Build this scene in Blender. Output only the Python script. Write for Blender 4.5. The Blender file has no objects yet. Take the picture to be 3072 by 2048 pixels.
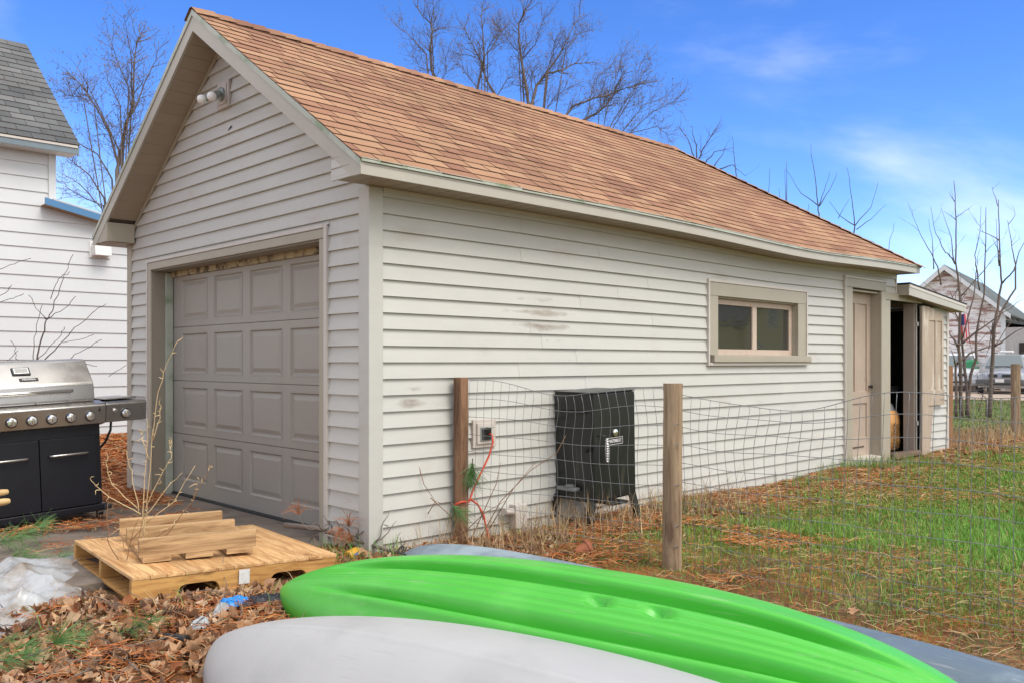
import bpy, bmesh, math, random
import numpy as np
from mathutils import Vector, Matrix, Euler
R = math.radians
random.seed(7)
rng = np.random.default_rng(11)
scene = bpy.context.scene
COL = scene.collection

# ------------------------------------------------------------------ camera
cam_d = bpy.data.cameras.new('camera')
cam = bpy.data.objects.new('camera', cam_d)
COL.objects.link(cam)
cam_d.sensor_fit = 'HORIZONTAL'
cam_d.sensor_width = 36.0
cam_d.lens = 36.0 * 2626.6 / 3072
cam_d.shift_y = 60.5 / 3072
cam_d.clip_start = 0.05
cam_d.clip_end = 2000
cam.location = (-3.490, -4.981, 1.33)
cam.rotation_euler = (R(90), 0, math.atan2(-0.6976, 0.7165))
scene.camera = cam

# ------------------------------------------------------------------ sky and sun
SUN_AZ = math.atan2(0.12, -1.0)      # sun stands behind the camera, over the yard
SUN_EL = R(54)
world = bpy.data.worlds.new('World')
scene.world = world
world.use_nodes = True
nt = world.node_tree
nt.nodes.clear()
def wn(t, **kw):
    n = nt.nodes.new(t)
    for a, b in kw.items():
        setattr(n, a, b)
    return n
out = wn('ShaderNodeOutputWorld')
bg = wn('ShaderNodeBackground')
sky = wn('ShaderNodeTexSky', sky_type='NISHITA', sun_disc=False, sun_elevation=SUN_EL,
         sun_rotation=SUN_AZ, altitude=2500, air_density=1.0, dust_density=0.5, ozone_density=3.0)
hs = wn('ShaderNodeHueSaturation')
hs.inputs['Hue'].default_value = 0.513
hs.inputs['Saturation'].default_value = 1.26
hs.inputs['Value'].default_value = 1.0
nt.links.new(sky.outputs[0], hs.inputs['Color'])
# thin fair-weather cloud, thicker towards the horizon all the way round
tc = wn('ShaderNodeTexCoord')
mp = wn('ShaderNodeMapping')
mp.inputs['Scale'].default_value = (1.0, 1.0, 2.2)
mp.inputs['Location'].default_value = (7.409, 10.601, 14.264)
nt.links.new(tc.outputs['Generated'], mp.inputs['Vector'])
nz = wn('ShaderNodeTexNoise')
nz.inputs['Scale'].default_value = 1.7
nz.inputs['Detail'].default_value = 7
nz.inputs['Roughness'].default_value = 0.55
nz.inputs['Distortion'].default_value = 0.35
nt.links.new(mp.outputs[0], nz.inputs['Vector'])
# a second, very broad noise decides which side of the sky is overcast and which is open
mp2 = wn('ShaderNodeMapping')
mp2.inputs['Location'].default_value = (18.746, 18.993, 19.761)
nt.links.new(tc.outputs['Generated'], mp2.inputs['Vector'])
nz2 = wn('ShaderNodeTexNoise')
nz2.inputs['Scale'].default_value = 0.85
nz2.inputs['Detail'].default_value = 1
nt.links.new(mp2.outputs[0], nz2.inputs['Vector'])
bl = wn('ShaderNodeMath', operation='MULTIPLY_ADD')
bl.inputs[1].default_value = 1.5
bl.inputs[2].default_value = -0.66
nt.links.new(nz2.outputs['Fac'], bl.inputs[0])
sm_ = wn('ShaderNodeMath', operation='ADD')
nt.links.new(nz.outputs['Fac'], sm_.inputs[0])
nt.links.new(bl.outputs[0], sm_.inputs[1])
sx = wn('ShaderNodeSeparateXYZ')
nt.links.new(tc.outputs['Generated'], sx.inputs[0])
hz = wn('ShaderNodeMapRange')
hz.inputs['From Min'].default_value = 0.0
hz.inputs['From Max'].default_value = 0.30
hz.inputs['To Min'].default_value = 0.10
hz.inputs['To Max'].default_value = 0.0
nt.links.new(sx.outputs['Z'], hz.inputs['Value'])
ad = wn('ShaderNodeMath', operation='ADD')
nt.links.new(sm_.outputs[0], ad.inputs[0])
nt.links.new(hz.outputs[0], ad.inputs[1])
cr = wn('ShaderNodeMapRange', interpolation_type='SMOOTHSTEP')
cr.inputs['From Min'].default_value = 0.335
cr.inputs['From Max'].default_value = 0.74
cr.inputs['To Max'].default_value = 0.9
nt.links.new(ad.outputs[0], cr.inputs['Value'])
mx = wn('ShaderNodeMix', data_type='RGBA')
nt.links.new(cr.outputs[0], mx.inputs['Factor'])
nt.links.new(hs.outputs[0], mx.inputs['A'])
mx.inputs['B'].default_value = (6.1, 5.95, 5.75, 1)
nt.links.new(mx.outputs['Result'], bg.inputs['Color'])
bg.inputs['Strength'].default_value = 0.135
nt.links.new(bg.outputs[0], out.inputs['Surface'])

sun_d = bpy.data.lights.new('sun', 'SUN')
sun_d.energy = 1.35
sun_d.angle = R(32)
sun_d.color = (1.0, 0.95, 0.87)
sun = bpy.data.objects.new('sun', sun_d)
COL.objects.link(sun)
sdir = Vector((math.sin(SUN_AZ) * math.cos(SUN_EL), math.cos(SUN_AZ) * math.cos(SUN_EL), math.sin(SUN_EL)))
sun.rotation_euler = (-sdir).to_track_quat('-Z', 'Y').to_euler()
sun.location = (-6, -10, 14)

vs = scene.view_settings
scene.display_settings.display_device = 'sRGB'
vs.view_transform = 'Standard'
vs.look = 'None'
vs.exposure = 1.05
vs.gamma = 1.0
vs.use_curve_mapping = False

# ------------------------------------------------------------------ helpers
class MB:
    """collects faces for one mesh"""
    def __init__(s):
        s.v = []; s.f = []
    def quad(s, *p):
        b = len(s.v); s.v += [tuple(q) for q in p]; s.f.append(tuple(range(b, b + len(p)))); return s
    def box(s, x0, x1, y0, y1, z0, z1):
        b = len(s.v)
        s.v += [(x0,y0,z0),(x1,y0,z0),(x1,y1,z0),(x0,y1,z0),(x0,y0,z1),(x1,y0,z1),(x1,y1,z1),(x0,y1,z1)]
        s.f += [tuple(b+i for i in q) for q in ((0,3,2,1),(4,5,6,7),(0,1,5,4),(1,2,6,5),(2,3,7,6),(3,0,4,7))]
        return s
    def hexa(s, p):
        """eight points: four below, four above, counter-clockwise from above"""
        b = len(s.v); s.v += [tuple(q) for q in p]
        s.f += [tuple(b+i for i in q) for q in ((0,3,2,1),(4,5,6,7),(0,1,5,4),(1,2,6,5),(2,3,7,6),(3,0,4,7))]
        return s
    def prism(s, poly, vec):
        """polygon of 3-d points swept along vec"""
        b = len(s.v); n = len(poly)
        s.v += [tuple(q) for q in poly] + [tuple(Vector(q) + Vector(vec)) for q in poly]
        s.f.append(tuple(range(b + n - 1, b - 1, -1))); s.f.append(tuple(range(b + n, b + 2 * n)))
        for i in range(n):
            j = (i + 1) % n
            s.f.append((b + i, b + j, b + n + j, b + n + i))
        return s
    def tube(s, pts, rad, n=8, cap=True):
        pts = [Vector(p) for p in pts]
        if not hasattr(rad, '__len__'):
            rad = [rad] * len(pts)
        b = len(s.v); ref = None
        for i, p in enumerate(pts):
            if i == 0: t = pts[1] - p
            elif i == len(pts) - 1: t = p - pts[i-1]
            else: t = pts[i+1] - pts[i-1]
            if t.length < 1e-9: t = Vector((0,0,1))
            t.normalize()
            if ref is None:
                ref = Vector((0,0,1)) if abs(t.z) < 0.9 else Vector((1,0,0))
            a = ref - t * ref.dot(t)
            if a.length < 1e-6: a = t.orthogonal()
            a.normalize(); ref = a; c = t.cross(a)
            for k in range(n):
                q = p + (a * math.cos(2*math.pi*k/n) + c * math.sin(2*math.pi*k/n)) * rad[i]
                s.v.append(tuple(q))
        for i in range(len(pts) - 1):
            for k in range(n):
                k2 = (k + 1) % n
                s.f.append((b+i*n+k, b+i*n+k2, b+(i+1)*n+k2, b+(i+1)*n+k))
        if cap:
            s.f.append(tuple(b + k for k in range(n-1, -1, -1)))
            e = b + (len(pts) - 1) * n
            s.f.append(tuple(e + k for k in range(n)))
        return s
    def lathe(s, prof, c=(0,0,0), axis='z', n=16):
        """profile of (radius, height) turned about an axis through c"""
        b = len(s.v); c = Vector(c)
        for r_, h in prof:
            for k in range(n):
                a = 2*math.pi*k/n
                p = (r_*math.cos(a), r_*math.sin(a), h)
                if axis == 'x': p = (p[2], p[0], p[1])
                elif axis == 'y': p = (p[1], p[2], p[0])
                elif axis == '-y': p = (p[0], -p[2], p[1])
                elif axis == '-x': p = (-p[2], p[1], p[0])
                s.v.append(tuple(c + Vector(p)))
        for i in range(len(prof) - 1):
            for k in range(n):
                k2 = (k+1) % n
                s.f.append((b+i*n+k, b+i*n+k2, b+(i+1)*n+k2, b+(i+1)*n+k))
        s.f.append(tuple(b+k for k in range(n-1,-1,-1)))
        e = b + (len(prof)-1)*n
        s.f.append(tuple(e+k for k in range(n)))
        return s
    def grid(s, rows, close=False):
        """list of rows of points"""
        b = len(s.v); m = len(rows[0])
        for r_ in rows: s.v += [tuple(p) for p in r_]
        for i in range(len(rows)-1):
            for j in range(m if close else m-1):
                j2 = (j+1) % m
                s.f.append((b+i*m+j, b+i*m+j2, b+(i+1)*m+j2, b+(i+1)*m+j))
        return s
    def mesh(s, name, material=None, smooth=False):
        me = bpy.data.meshes.new(name)
        me.from_pydata(s.v, [], s.f)
        if material: me.materials.append(material)
        if smooth: me.polygons.foreach_set('use_smooth', [True]*len(me.polygons))
        me.update()
        return me
    def build(s, name, material, parent=None, smooth=False, bevel=0, seg=2, fix=True, loc=None):
        me = s.mesh(name, material, smooth)
        if fix:
            bm = bmesh.new(); bm.from_mesh(me)
            bmesh.ops.recalc_face_normals(bm, faces=bm.faces)
            bm.to_mesh(me); bm.free()
        o = bpy.data.objects.new(name, me)
        COL.objects.link(o)
        if parent: o.parent = parent
        if loc: o.location = loc
        if bevel:
            m = o.modifiers.new('bevel', 'BEVEL'); m.width = bevel; m.segments = seg
            m.limit_method = 'ANGLE'; m.angle_limit = R(35)
            for p in me.polygons: p.use_smooth = True
            m2 = o.modifiers.new('wn', 'WEIGHTED_NORMAL'); m2.keep_sharp = False
        elif smooth == 'auto':
            me.set_sharp_from_angle(angle=R(35))
        return o

def tag(o, label=None, cat=None, group=None, kind=None):
    if label: o['label'] = label
    if cat: o['category'] = cat
    if group: o['group'] = group
    if kind: o['kind'] = kind
    return o
def thing(name, label, cat, loc=(0,0,0), rot=(0,0,0), group=None):
    o = bpy.data.objects.new(name, None)
    COL.objects.link(o)
    o.empty_display_size = 0.2
    o.location = loc; o.rotation_euler = rot
    return tag(o, label, cat, group)
def inst(me, name, parent=None, loc=(0,0,0), rot=(0,0,0), scale=(1,1,1)):
    o = bpy.data.objects.new(name, me)
    COL.objects.link(o)
    if parent: o.parent = parent
    o.location = loc; o.rotation_euler = rot; o.scale = scale
    return o
def text(body, size, material, parent, loc, rot, name='lettering', ext=0.0006, sx=1.0, bold=0.0):
    cu = bpy.data.curves.new(name, 'FONT')
    cu.body = body; cu.size = size; cu.extrude = ext; cu.align_x = 'CENTER'; cu.align_y = 'CENTER'
    cu.offset = bold
    tmp = bpy.data.objects.new(name, cu)
    COL.objects.link(tmp)
    cu.materials.append(material)
    dg = bpy.context.evaluated_depsgraph_get()
    me = bpy.data.meshes.new_from_object(tmp.evaluated_get(dg))
    bpy.data.objects.remove(tmp)
    o = bpy.data.objects.new(name, me)
    COL.objects.link(o)
    o.parent = parent; o.location = loc; o.rotation_euler = rot; o.scale = (sx, 1, 1)
    return o

# ------------------------------------------------------------------ materials
def mat(name, col, rough=0.6, metal=0.0, var=0.12, scale=6.0, bump=0.0, bscale=60.0, objrand=0.0, stretch=(1,1,1),
        col2=None, c2=(0.55, 0.75), c2scale=3.0, spec=0.5, attr=False, coat=0.0, sheen=0.0, trans=0.0, alpha=1.0, c2rough=0.6):
    m = bpy.data.materials.new(name)
    m.use_nodes = True
    t = m.node_tree; N = t.nodes; L = t.links
    b = N['Principled BSDF']
    b.inputs['Roughness'].default_value = rough
    b.inputs['Metallic'].default_value = metal
    b.inputs['Specular IOR Level'].default_value = spec
    if coat: b.inputs['Coat Weight'].default_value = coat
    if trans: b.inputs['Transmission Weight'].default_value = trans
    if alpha < 1: b.inputs['Alpha'].default_value = alpha
    co = N.new('ShaderNodeTexCoord')
    mpn = N.new('ShaderNodeMapping'); mpn.inputs['Scale'].default_value = stretch
    L.new(co.outputs['Object'], mpn.inputs['Vector'])
    if attr:
        at = N.new('ShaderNodeAttribute'); at.attribute_name = 'Col'
        src = at.outputs['Color']
    else:
        rg = N.new('ShaderNodeRGB'); rg.outputs[0].default_value = (*col, 1)
        src = rg.outputs[0]
    if col2 is not None:
        n2 = N.new('ShaderNodeTexNoise'); n2.inputs['Scale'].default_value = c2scale
        n2.inputs['Detail'].default_value = 6; n2.inputs['Roughness'].default_value = c2rough
        L.new(mpn.outputs[0], n2.inputs['Vector'])
        r2 = N.new('ShaderNodeMapRange'); r2.interpolation_type = 'SMOOTHSTEP'
        r2.inputs['From Min'].default_value = c2[0]; r2.inputs['From Max'].default_value = c2[1]
        L.new(n2.outputs['Fac'], r2.inputs['Value'])
        m2 = N.new('ShaderNodeMix'); m2.data_type = 'RGBA'
        L.new(r2.outputs[0], m2.inputs['Factor']); L.new(src, m2.inputs['A'])
        m2.inputs['B'].default_value = (*col2, 1)
        src = m2.outputs['Result']
    if var or objrand:
        nn = N.new('ShaderNodeTexNoise'); nn.inputs['Scale'].default_value = scale
        nn.inputs['Detail'].default_value = 8; nn.inputs['Roughness'].default_value = 0.65
        L.new(mpn.outputs[0], nn.inputs['Vector'])
        mr = N.new('ShaderNodeMapRange')
        mr.inputs['From Min'].default_value = 0.25; mr.inputs['From Max'].default_value = 0.75
        mr.inputs['To Min'].default_value = 1 - var; mr.inputs['To Max'].default_value = 1 + var
        L.new(nn.outputs['Fac'], mr.inputs['Value'])
        val = mr.outputs[0]
        if objrand:
            oi = N.new('ShaderNodeObjectInfo')
            m3 = N.new('ShaderNodeMapRange')
            m3.inputs['To Min'].default_value = 1 - objrand; m3.inputs['To Max'].default_value = 1 + objrand
            L.new(oi.outputs['Random'], m3.inputs['Value'])
            mm = N.new('ShaderNodeMath'); mm.operation = 'MULTIPLY'
            L.new(val, mm.inputs[0]); L.new(m3.outputs[0], mm.inputs[1])
            val = mm.outputs[0]
        vm = N.new('ShaderNodeVectorMath'); vm.operation = 'SCALE'
        L.new(src, vm.inputs[0]); L.new(val, vm.inputs['Scale'])
        src = vm.outputs[0]
    L.new(src, b.inputs['Base Color'])
    if bump:
        bn = N.new('ShaderNodeTexNoise'); bn.inputs['Scale'].default_value = bscale
        bn.inputs['Detail'].default_value = 6
        L.new(mpn.outputs[0], bn.inputs['Vector'])
        bp = N.new('ShaderNodeBump'); bp.inputs['Strength'].default_value = bump
        bp.inputs['Distance'].default_value = 0.01
        L.new(bn.outputs['Fac'], bp.inputs['Height']); L.new(bp.outputs[0], b.inputs['Normal'])
    m['b'] = 1
    return m

def wood(name, c_light, c_dark, rough=0.65, axis=0, freq=9.0, objrand=0.1, knots=True, bump=0.15):
    """sawn timber, grain along the given object axis"""
    m = bpy.data.materials.new(name); m.use_nodes = True
    t = m.node_tree; N = t.nodes; L = t.links; b = N['Principled BSDF']
    b.inputs['Roughness'].default_value = rough
    b.inputs['Specular IOR Level'].default_value = 0.3
    co = N.new('ShaderNodeTexCoord'); oi = N.new('ShaderNodeObjectInfo')
    of = N.new('ShaderNodeVectorMath'); of.operation = 'SCALE'
    cv = N.new('ShaderNodeCombineXYZ')
    for i in range(3): L.new(oi.outputs['Random'], cv.inputs[i])
    L.new(cv.outputs[0], of.inputs[0]); of.inputs['Scale'].default_value = 37.0
    adv = N.new('ShaderNodeVectorMath'); L.new(co.outputs['Object'], adv.inputs[0]); L.new(of.outputs[0], adv.inputs[1])
    mpn = N.new('ShaderNodeMapping')
    sc = [1.0, 1.0, 1.0]; sc[axis] = 0.10
    mpn.inputs['Scale'].default_value = sc
    L.new(adv.outputs[0], mpn.inputs['Vector'])
    n1 = N.new('ShaderNodeTexNoise'); n1.inputs['Scale'].default_value = freq * 2.4; n1.inputs['Detail'].default_value = 8
    n1.inputs['Distortion'].default_value = 1.2; n1.inputs['Roughness'].default_value = 0.7
    L.new(mpn.outputs[0], n1.inputs['Vector'])
    rp = N.new('ShaderNodeValToRGB')
    rp.color_ramp.elements[0].position = 0.33; rp.color_ramp.elements[0].color = (*c_dark, 1)
    rp.color_ramp.elements[1].position = 0.60; rp.color_ramp.elements[1].color = (*c_light, 1)
    L.new(n1.outputs['Fac'], rp.inputs[0])
    src = rp.outputs[0]
    if knots:
        vo = N.new('ShaderNodeTexVoronoi'); vo.inputs['Scale'].default_value = 5.0
        mk = N.new('ShaderNodeMapping'); s2 = [1.0,1.0,1.0]; s2[axis] = 0.45; mk.inputs['Scale'].default_value = s2
        L.new(adv.outputs[0], mk.inputs['Vector']); L.new(mk.outputs[0], vo.inputs['Vector'])
        kr = N.new('ShaderNodeMapRange'); kr.interpolation_type = 'SMOOTHSTEP'
        kr.inputs['From Min'].default_value = 0.03; kr.inputs['From Max'].default_value = 0.13
        kr.inputs['To Min'].default_value = 0.75; kr.inputs['To Max'].default_value = 0.0
        L.new(vo.outputs['Distance'], kr.inputs['Value'])
        mk2 = N.new('ShaderNodeMix'); mk2.data_type = 'RGBA'
        L.new(kr.outputs[0], mk2.inputs['Factor']); L.new(src, mk2.inputs['A'])
        mk2.inputs['B'].default_value = tuple(c * 0.45 for c in c_dark) + (1,)
        src = mk2.outputs['Result']
    m3 = N.new('ShaderNodeMapRange'); m3.inputs['To Min'].default_value = 1 - objrand; m3.inputs['To Max'].default_value = 1 + objrand
    L.new(oi.outputs['Random'], m3.inputs['Value'])
    vm = N.new('ShaderNodeVectorMath'); vm.operation = 'SCALE'
    L.new(src, vm.inputs[0]); L.new(m3.outputs[0], vm.inputs['Scale'])
    L.new(vm.outputs[0], b.inputs['Base Color'])
    bp = N.new('ShaderNodeBump'); bp.inputs['Strength'].default_value = bump; bp.inputs['Distance'].default_value = 0.004
    L.new(n1.outputs['Fac'], bp.inputs['Height']); L.new(bp.outputs[0], b.inputs['Normal'])
    return m

M = {}
M['siding'] = mat('vinyl_siding', (0.492, 0.487, 0.445), 0.45, var=0.05, scale=2.0, col2=(0.42, 0.37, 0.31), c2=(0.56, 0.84), c2scale=1.3, objrand=0.025, bump=0.05, bscale=90, stretch=(1,1,3))
M['trim'] = mat('khaki_trim', (0.36, 0.325, 0.255), 0.45, var=0.06, scale=3.0, objrand=0.03)
M['trim_light'] = mat('pale_trim', (0.54, 0.50, 0.45), 0.45, var=0.06, scale=4.0)
M['fascia'] = mat('coil_fascia', (0.41, 0.385, 0.325), 0.38, var=0.06, scale=2.5, col2=(0.27, 0.31, 0.21), c2=(0.62, 0.85), c2scale=2.2)
M['drip'] = mat('drip_edge', (0.40, 0.43, 0.36), 0.35, var=0.10, scale=5.0, col2=(0.18, 0.25, 0.14), c2=(0.48, 0.72), c2scale=4.0)
M['soffit'] = mat('soffit_vinyl', (0.32, 0.265, 0.20), 0.5, var=0.06, scale=3.0, objrand=0.04)
M['sheath'] = mat('dark_sheathing', (0.10, 0.085, 0.07), 0.9)
M['gdoor'] = mat('garage_door_steel', (0.305, 0.28, 0.24), 0.42, var=0.04, scale=3.0, bump=0.06, bscale=220, col2=(0.25,0.215,0.18), c2=(0.55,0.85), c2scale=1.5)
M['jamb'] = mat('jamb_khaki', (0.27, 0.24, 0.19), 0.5, var=0.07, scale=3.0)
M['rubber'] = mat('black_rubber', (0.018, 0.018, 0.018), 0.7)
M['peel'] = mat('peeling_header', (0.42, 0.34, 0.20), 0.8, var=0.2, scale=14, col2=(0.10, 0.075, 0.04), c2=(0.48, 0.60), c2scale=9, bump=0.5, bscale=20)
M['sash'] = mat('pink_sash_paint', (0.50, 0.40, 0.32), 0.6, var=0.08, scale=8, col2=(0.42, 0.27, 0.17), c2=(0.60, 0.70), c2scale=12, bump=0.3, bscale=30)
M['olddoor'] = mat('old_door_paint', (0.40, 0.32, 0.255), 0.6, var=0.07, scale=5, col2=(0.33,0.24,0.17), c2=(0.6,0.8), c2scale=4)
M['weatherdoor'] = mat('weathered_door_paint', (0.40, 0.325, 0.25), 0.75, var=0.12, scale=9, col2=(0.55, 0.49, 0.41), c2=(0.54, 0.66), c2scale=7, stretch=(1,1,0.25), bump=0.3, bscale=40)
M['concrete'] = mat('concrete', (0.185, 0.15, 0.12), 0.9, var=0.22, scale=5.0, bump=0.35, bscale=60, col2=(0.10,0.075,0.055), c2=(0.42,0.7), c2scale=2)
def glass_mat():
    m = bpy.data.materials.new('old_window_glass'); m.use_nodes = True
    t = m.node_tree; N = t.nodes; L = t.links; b = N['Principled BSDF']
    b.inputs['Base Color'].default_value = (0.030, 0.031, 0.026, 1)
    b.inputs['Roughness'].default_value = 0.04
    b.inputs['Specular IOR Level'].default_value = 1.0
    b.inputs['IOR'].default_value = 1.75
    b.inputs['Alpha'].default_value = 0.93
    co = N.new('ShaderNodeTexCoord'); mp_ = N.new('ShaderNodeMapping'); mp_.inputs['Scale'].default_value = (0.35, 1, 1.5)
    L.new(co.outputs['Object'], mp_.inputs['Vector'])
    n = N.new('ShaderNodeTexNoise'); n.inputs['Scale'].default_value = 11; n.inputs['Detail'].default_value = 3
    L.new(mp_.outputs[0], n.inputs['Vector'])
    bp = N.new('ShaderNodeBump'); bp.inputs['Strength'].default_value = 0.06; bp.inputs['Distance'].default_value = 0.01
    L.new(n.outputs['Fac'], bp.inputs['Height']); L.new(bp.outputs[0], b.inputs['Normal'])
    return m
M['glass'] = glass_mat()

def ramp_mat(name, stops, rough=0.9, per_object=True, bump=0.4, grain=260.0, grain_amt=0.22):
    """granule-coated shingle: one colour per piece from a ramp, plus grain"""
    m = bpy.data.materials.new(name); m.use_nodes = True
    t = m.node_tree; N = t.nodes; L = t.links; b = N['Principled BSDF']
    b.inputs['Roughness'].default_value = rough; b.inputs['Specular IOR Level'].default_value = 0.2
    if per_object:
        oi = N.new('ShaderNodeObjectInfo'); f = oi.outputs['Random']
    else:
        at = N.new('ShaderNodeAttribute'); at.attribute_name = 'rnd'; f = at.outputs['Fac']
    rp = N.new('ShaderNodeValToRGB'); e = rp.color_ramp.elements
    while len(e) < len(stops): e.new(0.5)
    for i, (p, c) in enumerate(stops):
        e[i].position = p; e[i].color = (*c, 1)
    L.new(f, rp.inputs[0])
    ge = N.new('ShaderNodeNewGeometry')
    n = N.new('ShaderNodeTexNoise'); n.inputs['Scale'].default_value = grain; n.inputs['Detail'].default_value = 2
    L.new(ge.outputs['Position'], n.inputs['Vector'])
    n3 = N.new('ShaderNodeTexNoise'); n3.inputs['Scale'].default_value = 1.1; n3.inputs['Detail'].default_value = 5
    L.new(ge.outputs['Position'], n3.inputs['Vector'])
    a = N.new('ShaderNodeMapRange'); a.inputs['From Min'].default_value = 0.3; a.inputs['From Max'].default_value = 0.7
    a.inputs['To Min'].default_value = 1 - grain_amt; a.inputs['To Max'].default_value = 1 + grain_amt
    L.new(n.outputs['Fac'], a.inputs['Value'])
    a3 = N.new('ShaderNodeMapRange'); a3.inputs['From Min'].default_value = 0.3; a3.inputs['From Max'].default_value = 0.7
    a3.inputs['To Min'].default_value = 0.76; a3.inputs['To Max'].default_value = 1.16
    L.new(n3.outputs['Fac'], a3.inputs['Value'])
    mm = N.new('ShaderNodeMath'); mm.operation = 'MULTIPLY'; L.new(a.outputs[0], mm.inputs[0]); L.new(a3.outputs[0], mm.inputs[1])
    vm = N.new('ShaderNodeVectorMath'); vm.operation = 'SCALE'
    L.new(rp.outputs[0], vm.inputs[0]); L.new(mm.outputs[0], vm.inputs['Scale'])
    L.new(vm.outputs[0], b.inputs['Base Color'])
    bp = N.new('ShaderNodeBump'); bp.inputs['Strength'].default_value = bump; bp.inputs['Distance'].default_value = 0.003
    L.new(n.outputs['Fac'], bp.inputs['Height']); L.new(bp.outputs[0], b.inputs['Normal'])
    return m
SH = [(0.0, (0.245, 0.122, 0.076)), (0.3, (0.30, 0.158, 0.095)), (0.62, (0.33, 0.182, 0.106)), (1.0, (0.365, 0.215, 0.125))]
M['shingle'] = ramp_mat('brown_shingle', SH)
M['shingle_far'] = ramp_mat('brown_shingle_field', SH, per_object=False)
SG = [(0.0, (0.085, 0.09, 0.092)), (0.5, (0.12, 0.125, 0.125)), (1.0, (0.16, 0.16, 0.158))]
M['grey_shingle'] = ramp_mat('grey_shingle', SG)
# ------------------------------------------------------------------ ground
def smooth(a, b, v):
    t = np.clip((v - a) / (b - a), 0, 1); return t * t * (3 - 2 * t)
def gz(x, y):
    """height of the ground"""
    x = np.asarray(x, float); y = np.asarray(y, float)
    z = 0.2 * smooth(4.6, 8.6, y) * (1 - smooth(3.5, 8, x))
    near = (1 - smooth(14, 24, np.hypot(x - 2, y + 1)))
    z = z + near * 0.012 * (np.sin(2.1*x + 1.3*y) + np.sin(-1.7*x + 2.9*y + 1.0) + 0.7*np.sin(5.3*x + 0.7) * np.sin(4.7*y)) - 0.012
    heap = 0.010 * np.exp(-(((x + 1.6) / 0.9) ** 2 + ((y + 0.9) / 0.9) ** 2))
    return z + heap
def axis_pts(lo, hi, step, far):
    a = list(np.arange(lo, hi + 1e-6, step)); g = step; p = hi
    while p < far: g *= 1.35; p += g; a.append(p)
    g = step; p = lo; b = []
    while p > -far: g *= 1.35; p -= g; b.append(p)
    return np.array(b[::-1] + a)
gx = axis_pts(-5, 18, 0.16, 900); gy = axis_pts(-7, 9, 0.16, 900)
GX, GY = np.meshgrid(gx, gy)
GZ = gz(GX, GY)
mb = MB(); nxg = len(gx)
mb.v = list(zip(GX.ravel().tolist(), GY.ravel().tolist(), GZ.ravel().tolist()))
for j in range(len(gy) - 1):
    for i in range(nxg - 1):
        a = j * nxg + i; mb.f.append((a, a + 1, a + nxg + 1, a + nxg))
def ground_mat():
    m = bpy.data.materials.new('ground_litter'); m.use_nodes = True
    t = m.node_tree; N = t.nodes; L = t.links; b = N['Principled BSDF']
    b.inputs['Roughness'].default_value = 0.95; b.inputs['Specular IOR Level'].default_value = 0.1
    co = N.new('ShaderNodeTexCoord'); sp = N.new('ShaderNodeSeparateXYZ'); L.new(co.outputs['Object'], sp.inputs[0])
    def noise(s, d=6, r_=0.6, dist=0.0):
        n = N.new('ShaderNodeTexNoise'); n.inputs['Scale'].default_value = s; n.inputs['Detail'].default_value = d
        n.inputs['Roughness'].default_value = r_; n.inputs['Distortion'].default_value = dist
        L.new(co.outputs['Object'], n.inputs['Vector']); return n.outputs['Fac']
    def rng_(v, a, c, lo=0.0, hi=1.0):
        r_ = N.new('ShaderNodeMapRange'); r_.interpolation_type = 'SMOOTHSTEP'
        for k_, q in (('From Min', a), ('From Max', c), ('To Min', lo), ('To Max', hi)): r_.inputs[k_].default_value = q
        L.new(v, r_.inputs['Value']); return r_.outputs[0]
    def mul(p, q):
        n = N.new('ShaderNodeMath'); n.operation = 'MULTIPLY'; L.new(p, n.inputs[0]); L.new(q, n.inputs[1]); return n.outputs[0]
    def mix(f, A, B):
        n = N.new('ShaderNodeMix'); n.data_type = 'RGBA'; L.new(f, n.inputs['Factor'])
        for s_, q in (('A', A), ('B', B)):
            if isinstance(q, tuple): n.inputs[s_].default_value = (*q, 1)
            else: L.new(q, n.inputs[s_])
        return n.outputs['Result']
    fine = noise(38, 8, 0.7, 0.6)
    c = mix(rng_(fine, 0.3, 0.7), (0.055, 0.036, 0.022), (0.20, 0.115, 0.06))
    c = mix(mul(rng_(noise(1.6, 5), 0.42, 0.62), rng_(noise(30, 6, 0.7), 0.3, 0.6)), c, (0.30, 0.115, 0.035))
    c = mix(mul(rng_(noise(2.3, 5), 0.5, 0.7), rng_(noise(24, 5, 0.7), 0.35, 0.65)), c, (0.36, 0.25, 0.12))
    yard = rng_(sp.outputs['X'], 1.2, 3.2)
    wl = rng_(sp.outputs['Y'], -0.5, -1.5)
    g = mul(mul(rng_(noise(0.9, 5), 0.28, 0.52), yard), rng_(noise(16, 6, 0.7), 0.33, 0.62))
    far_ = rng_(sp.outputs['X'], 13.0, 17.0)
    ga = mul(g, wl)
    gf = mul(far_, rng_(noise(0.6, 5), 0.3, 0.5, 0.3, 1.0))
    mxm = N.new('ShaderNodeMath'); mxm.operation = 'MAXIMUM'; L.new(ga, mxm.inputs[0]); L.new(gf, mxm.inputs[1])
    c = mix(mxm.outputs[0], c, mix(rng_(noise(9, 4), 0.3, 0.7), (0.085, 0.14, 0.03), (0.14, 0.19, 0.05)))
    L.new(c, b.inputs['Base Color'])
    bp = N.new('ShaderNodeBump'); bp.inputs['Strength'].default_value = 0.8; bp.inputs['Distance'].default_value = 0.02
    L.new(fine, bp.inputs['Height']); L.new(bp.outputs[0], b.inputs['Normal'])
    return m
M['ground'] = ground_mat()
g_o = mb.build('ground', M['ground'], fix=False, smooth=True); tag(g_o, kind='structure')
sl = MB().hexa([(-3.4,0.55,-0.1),(0.19,0.45,-0.1),(0.19,3.85,-0.1),(-3.4,3.0,-0.1),(-3.4,0.55,0.008),(0.19,0.45,0.022),(0.19,3.85,0.022),(-3.4,3.0,0.008)])
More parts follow.
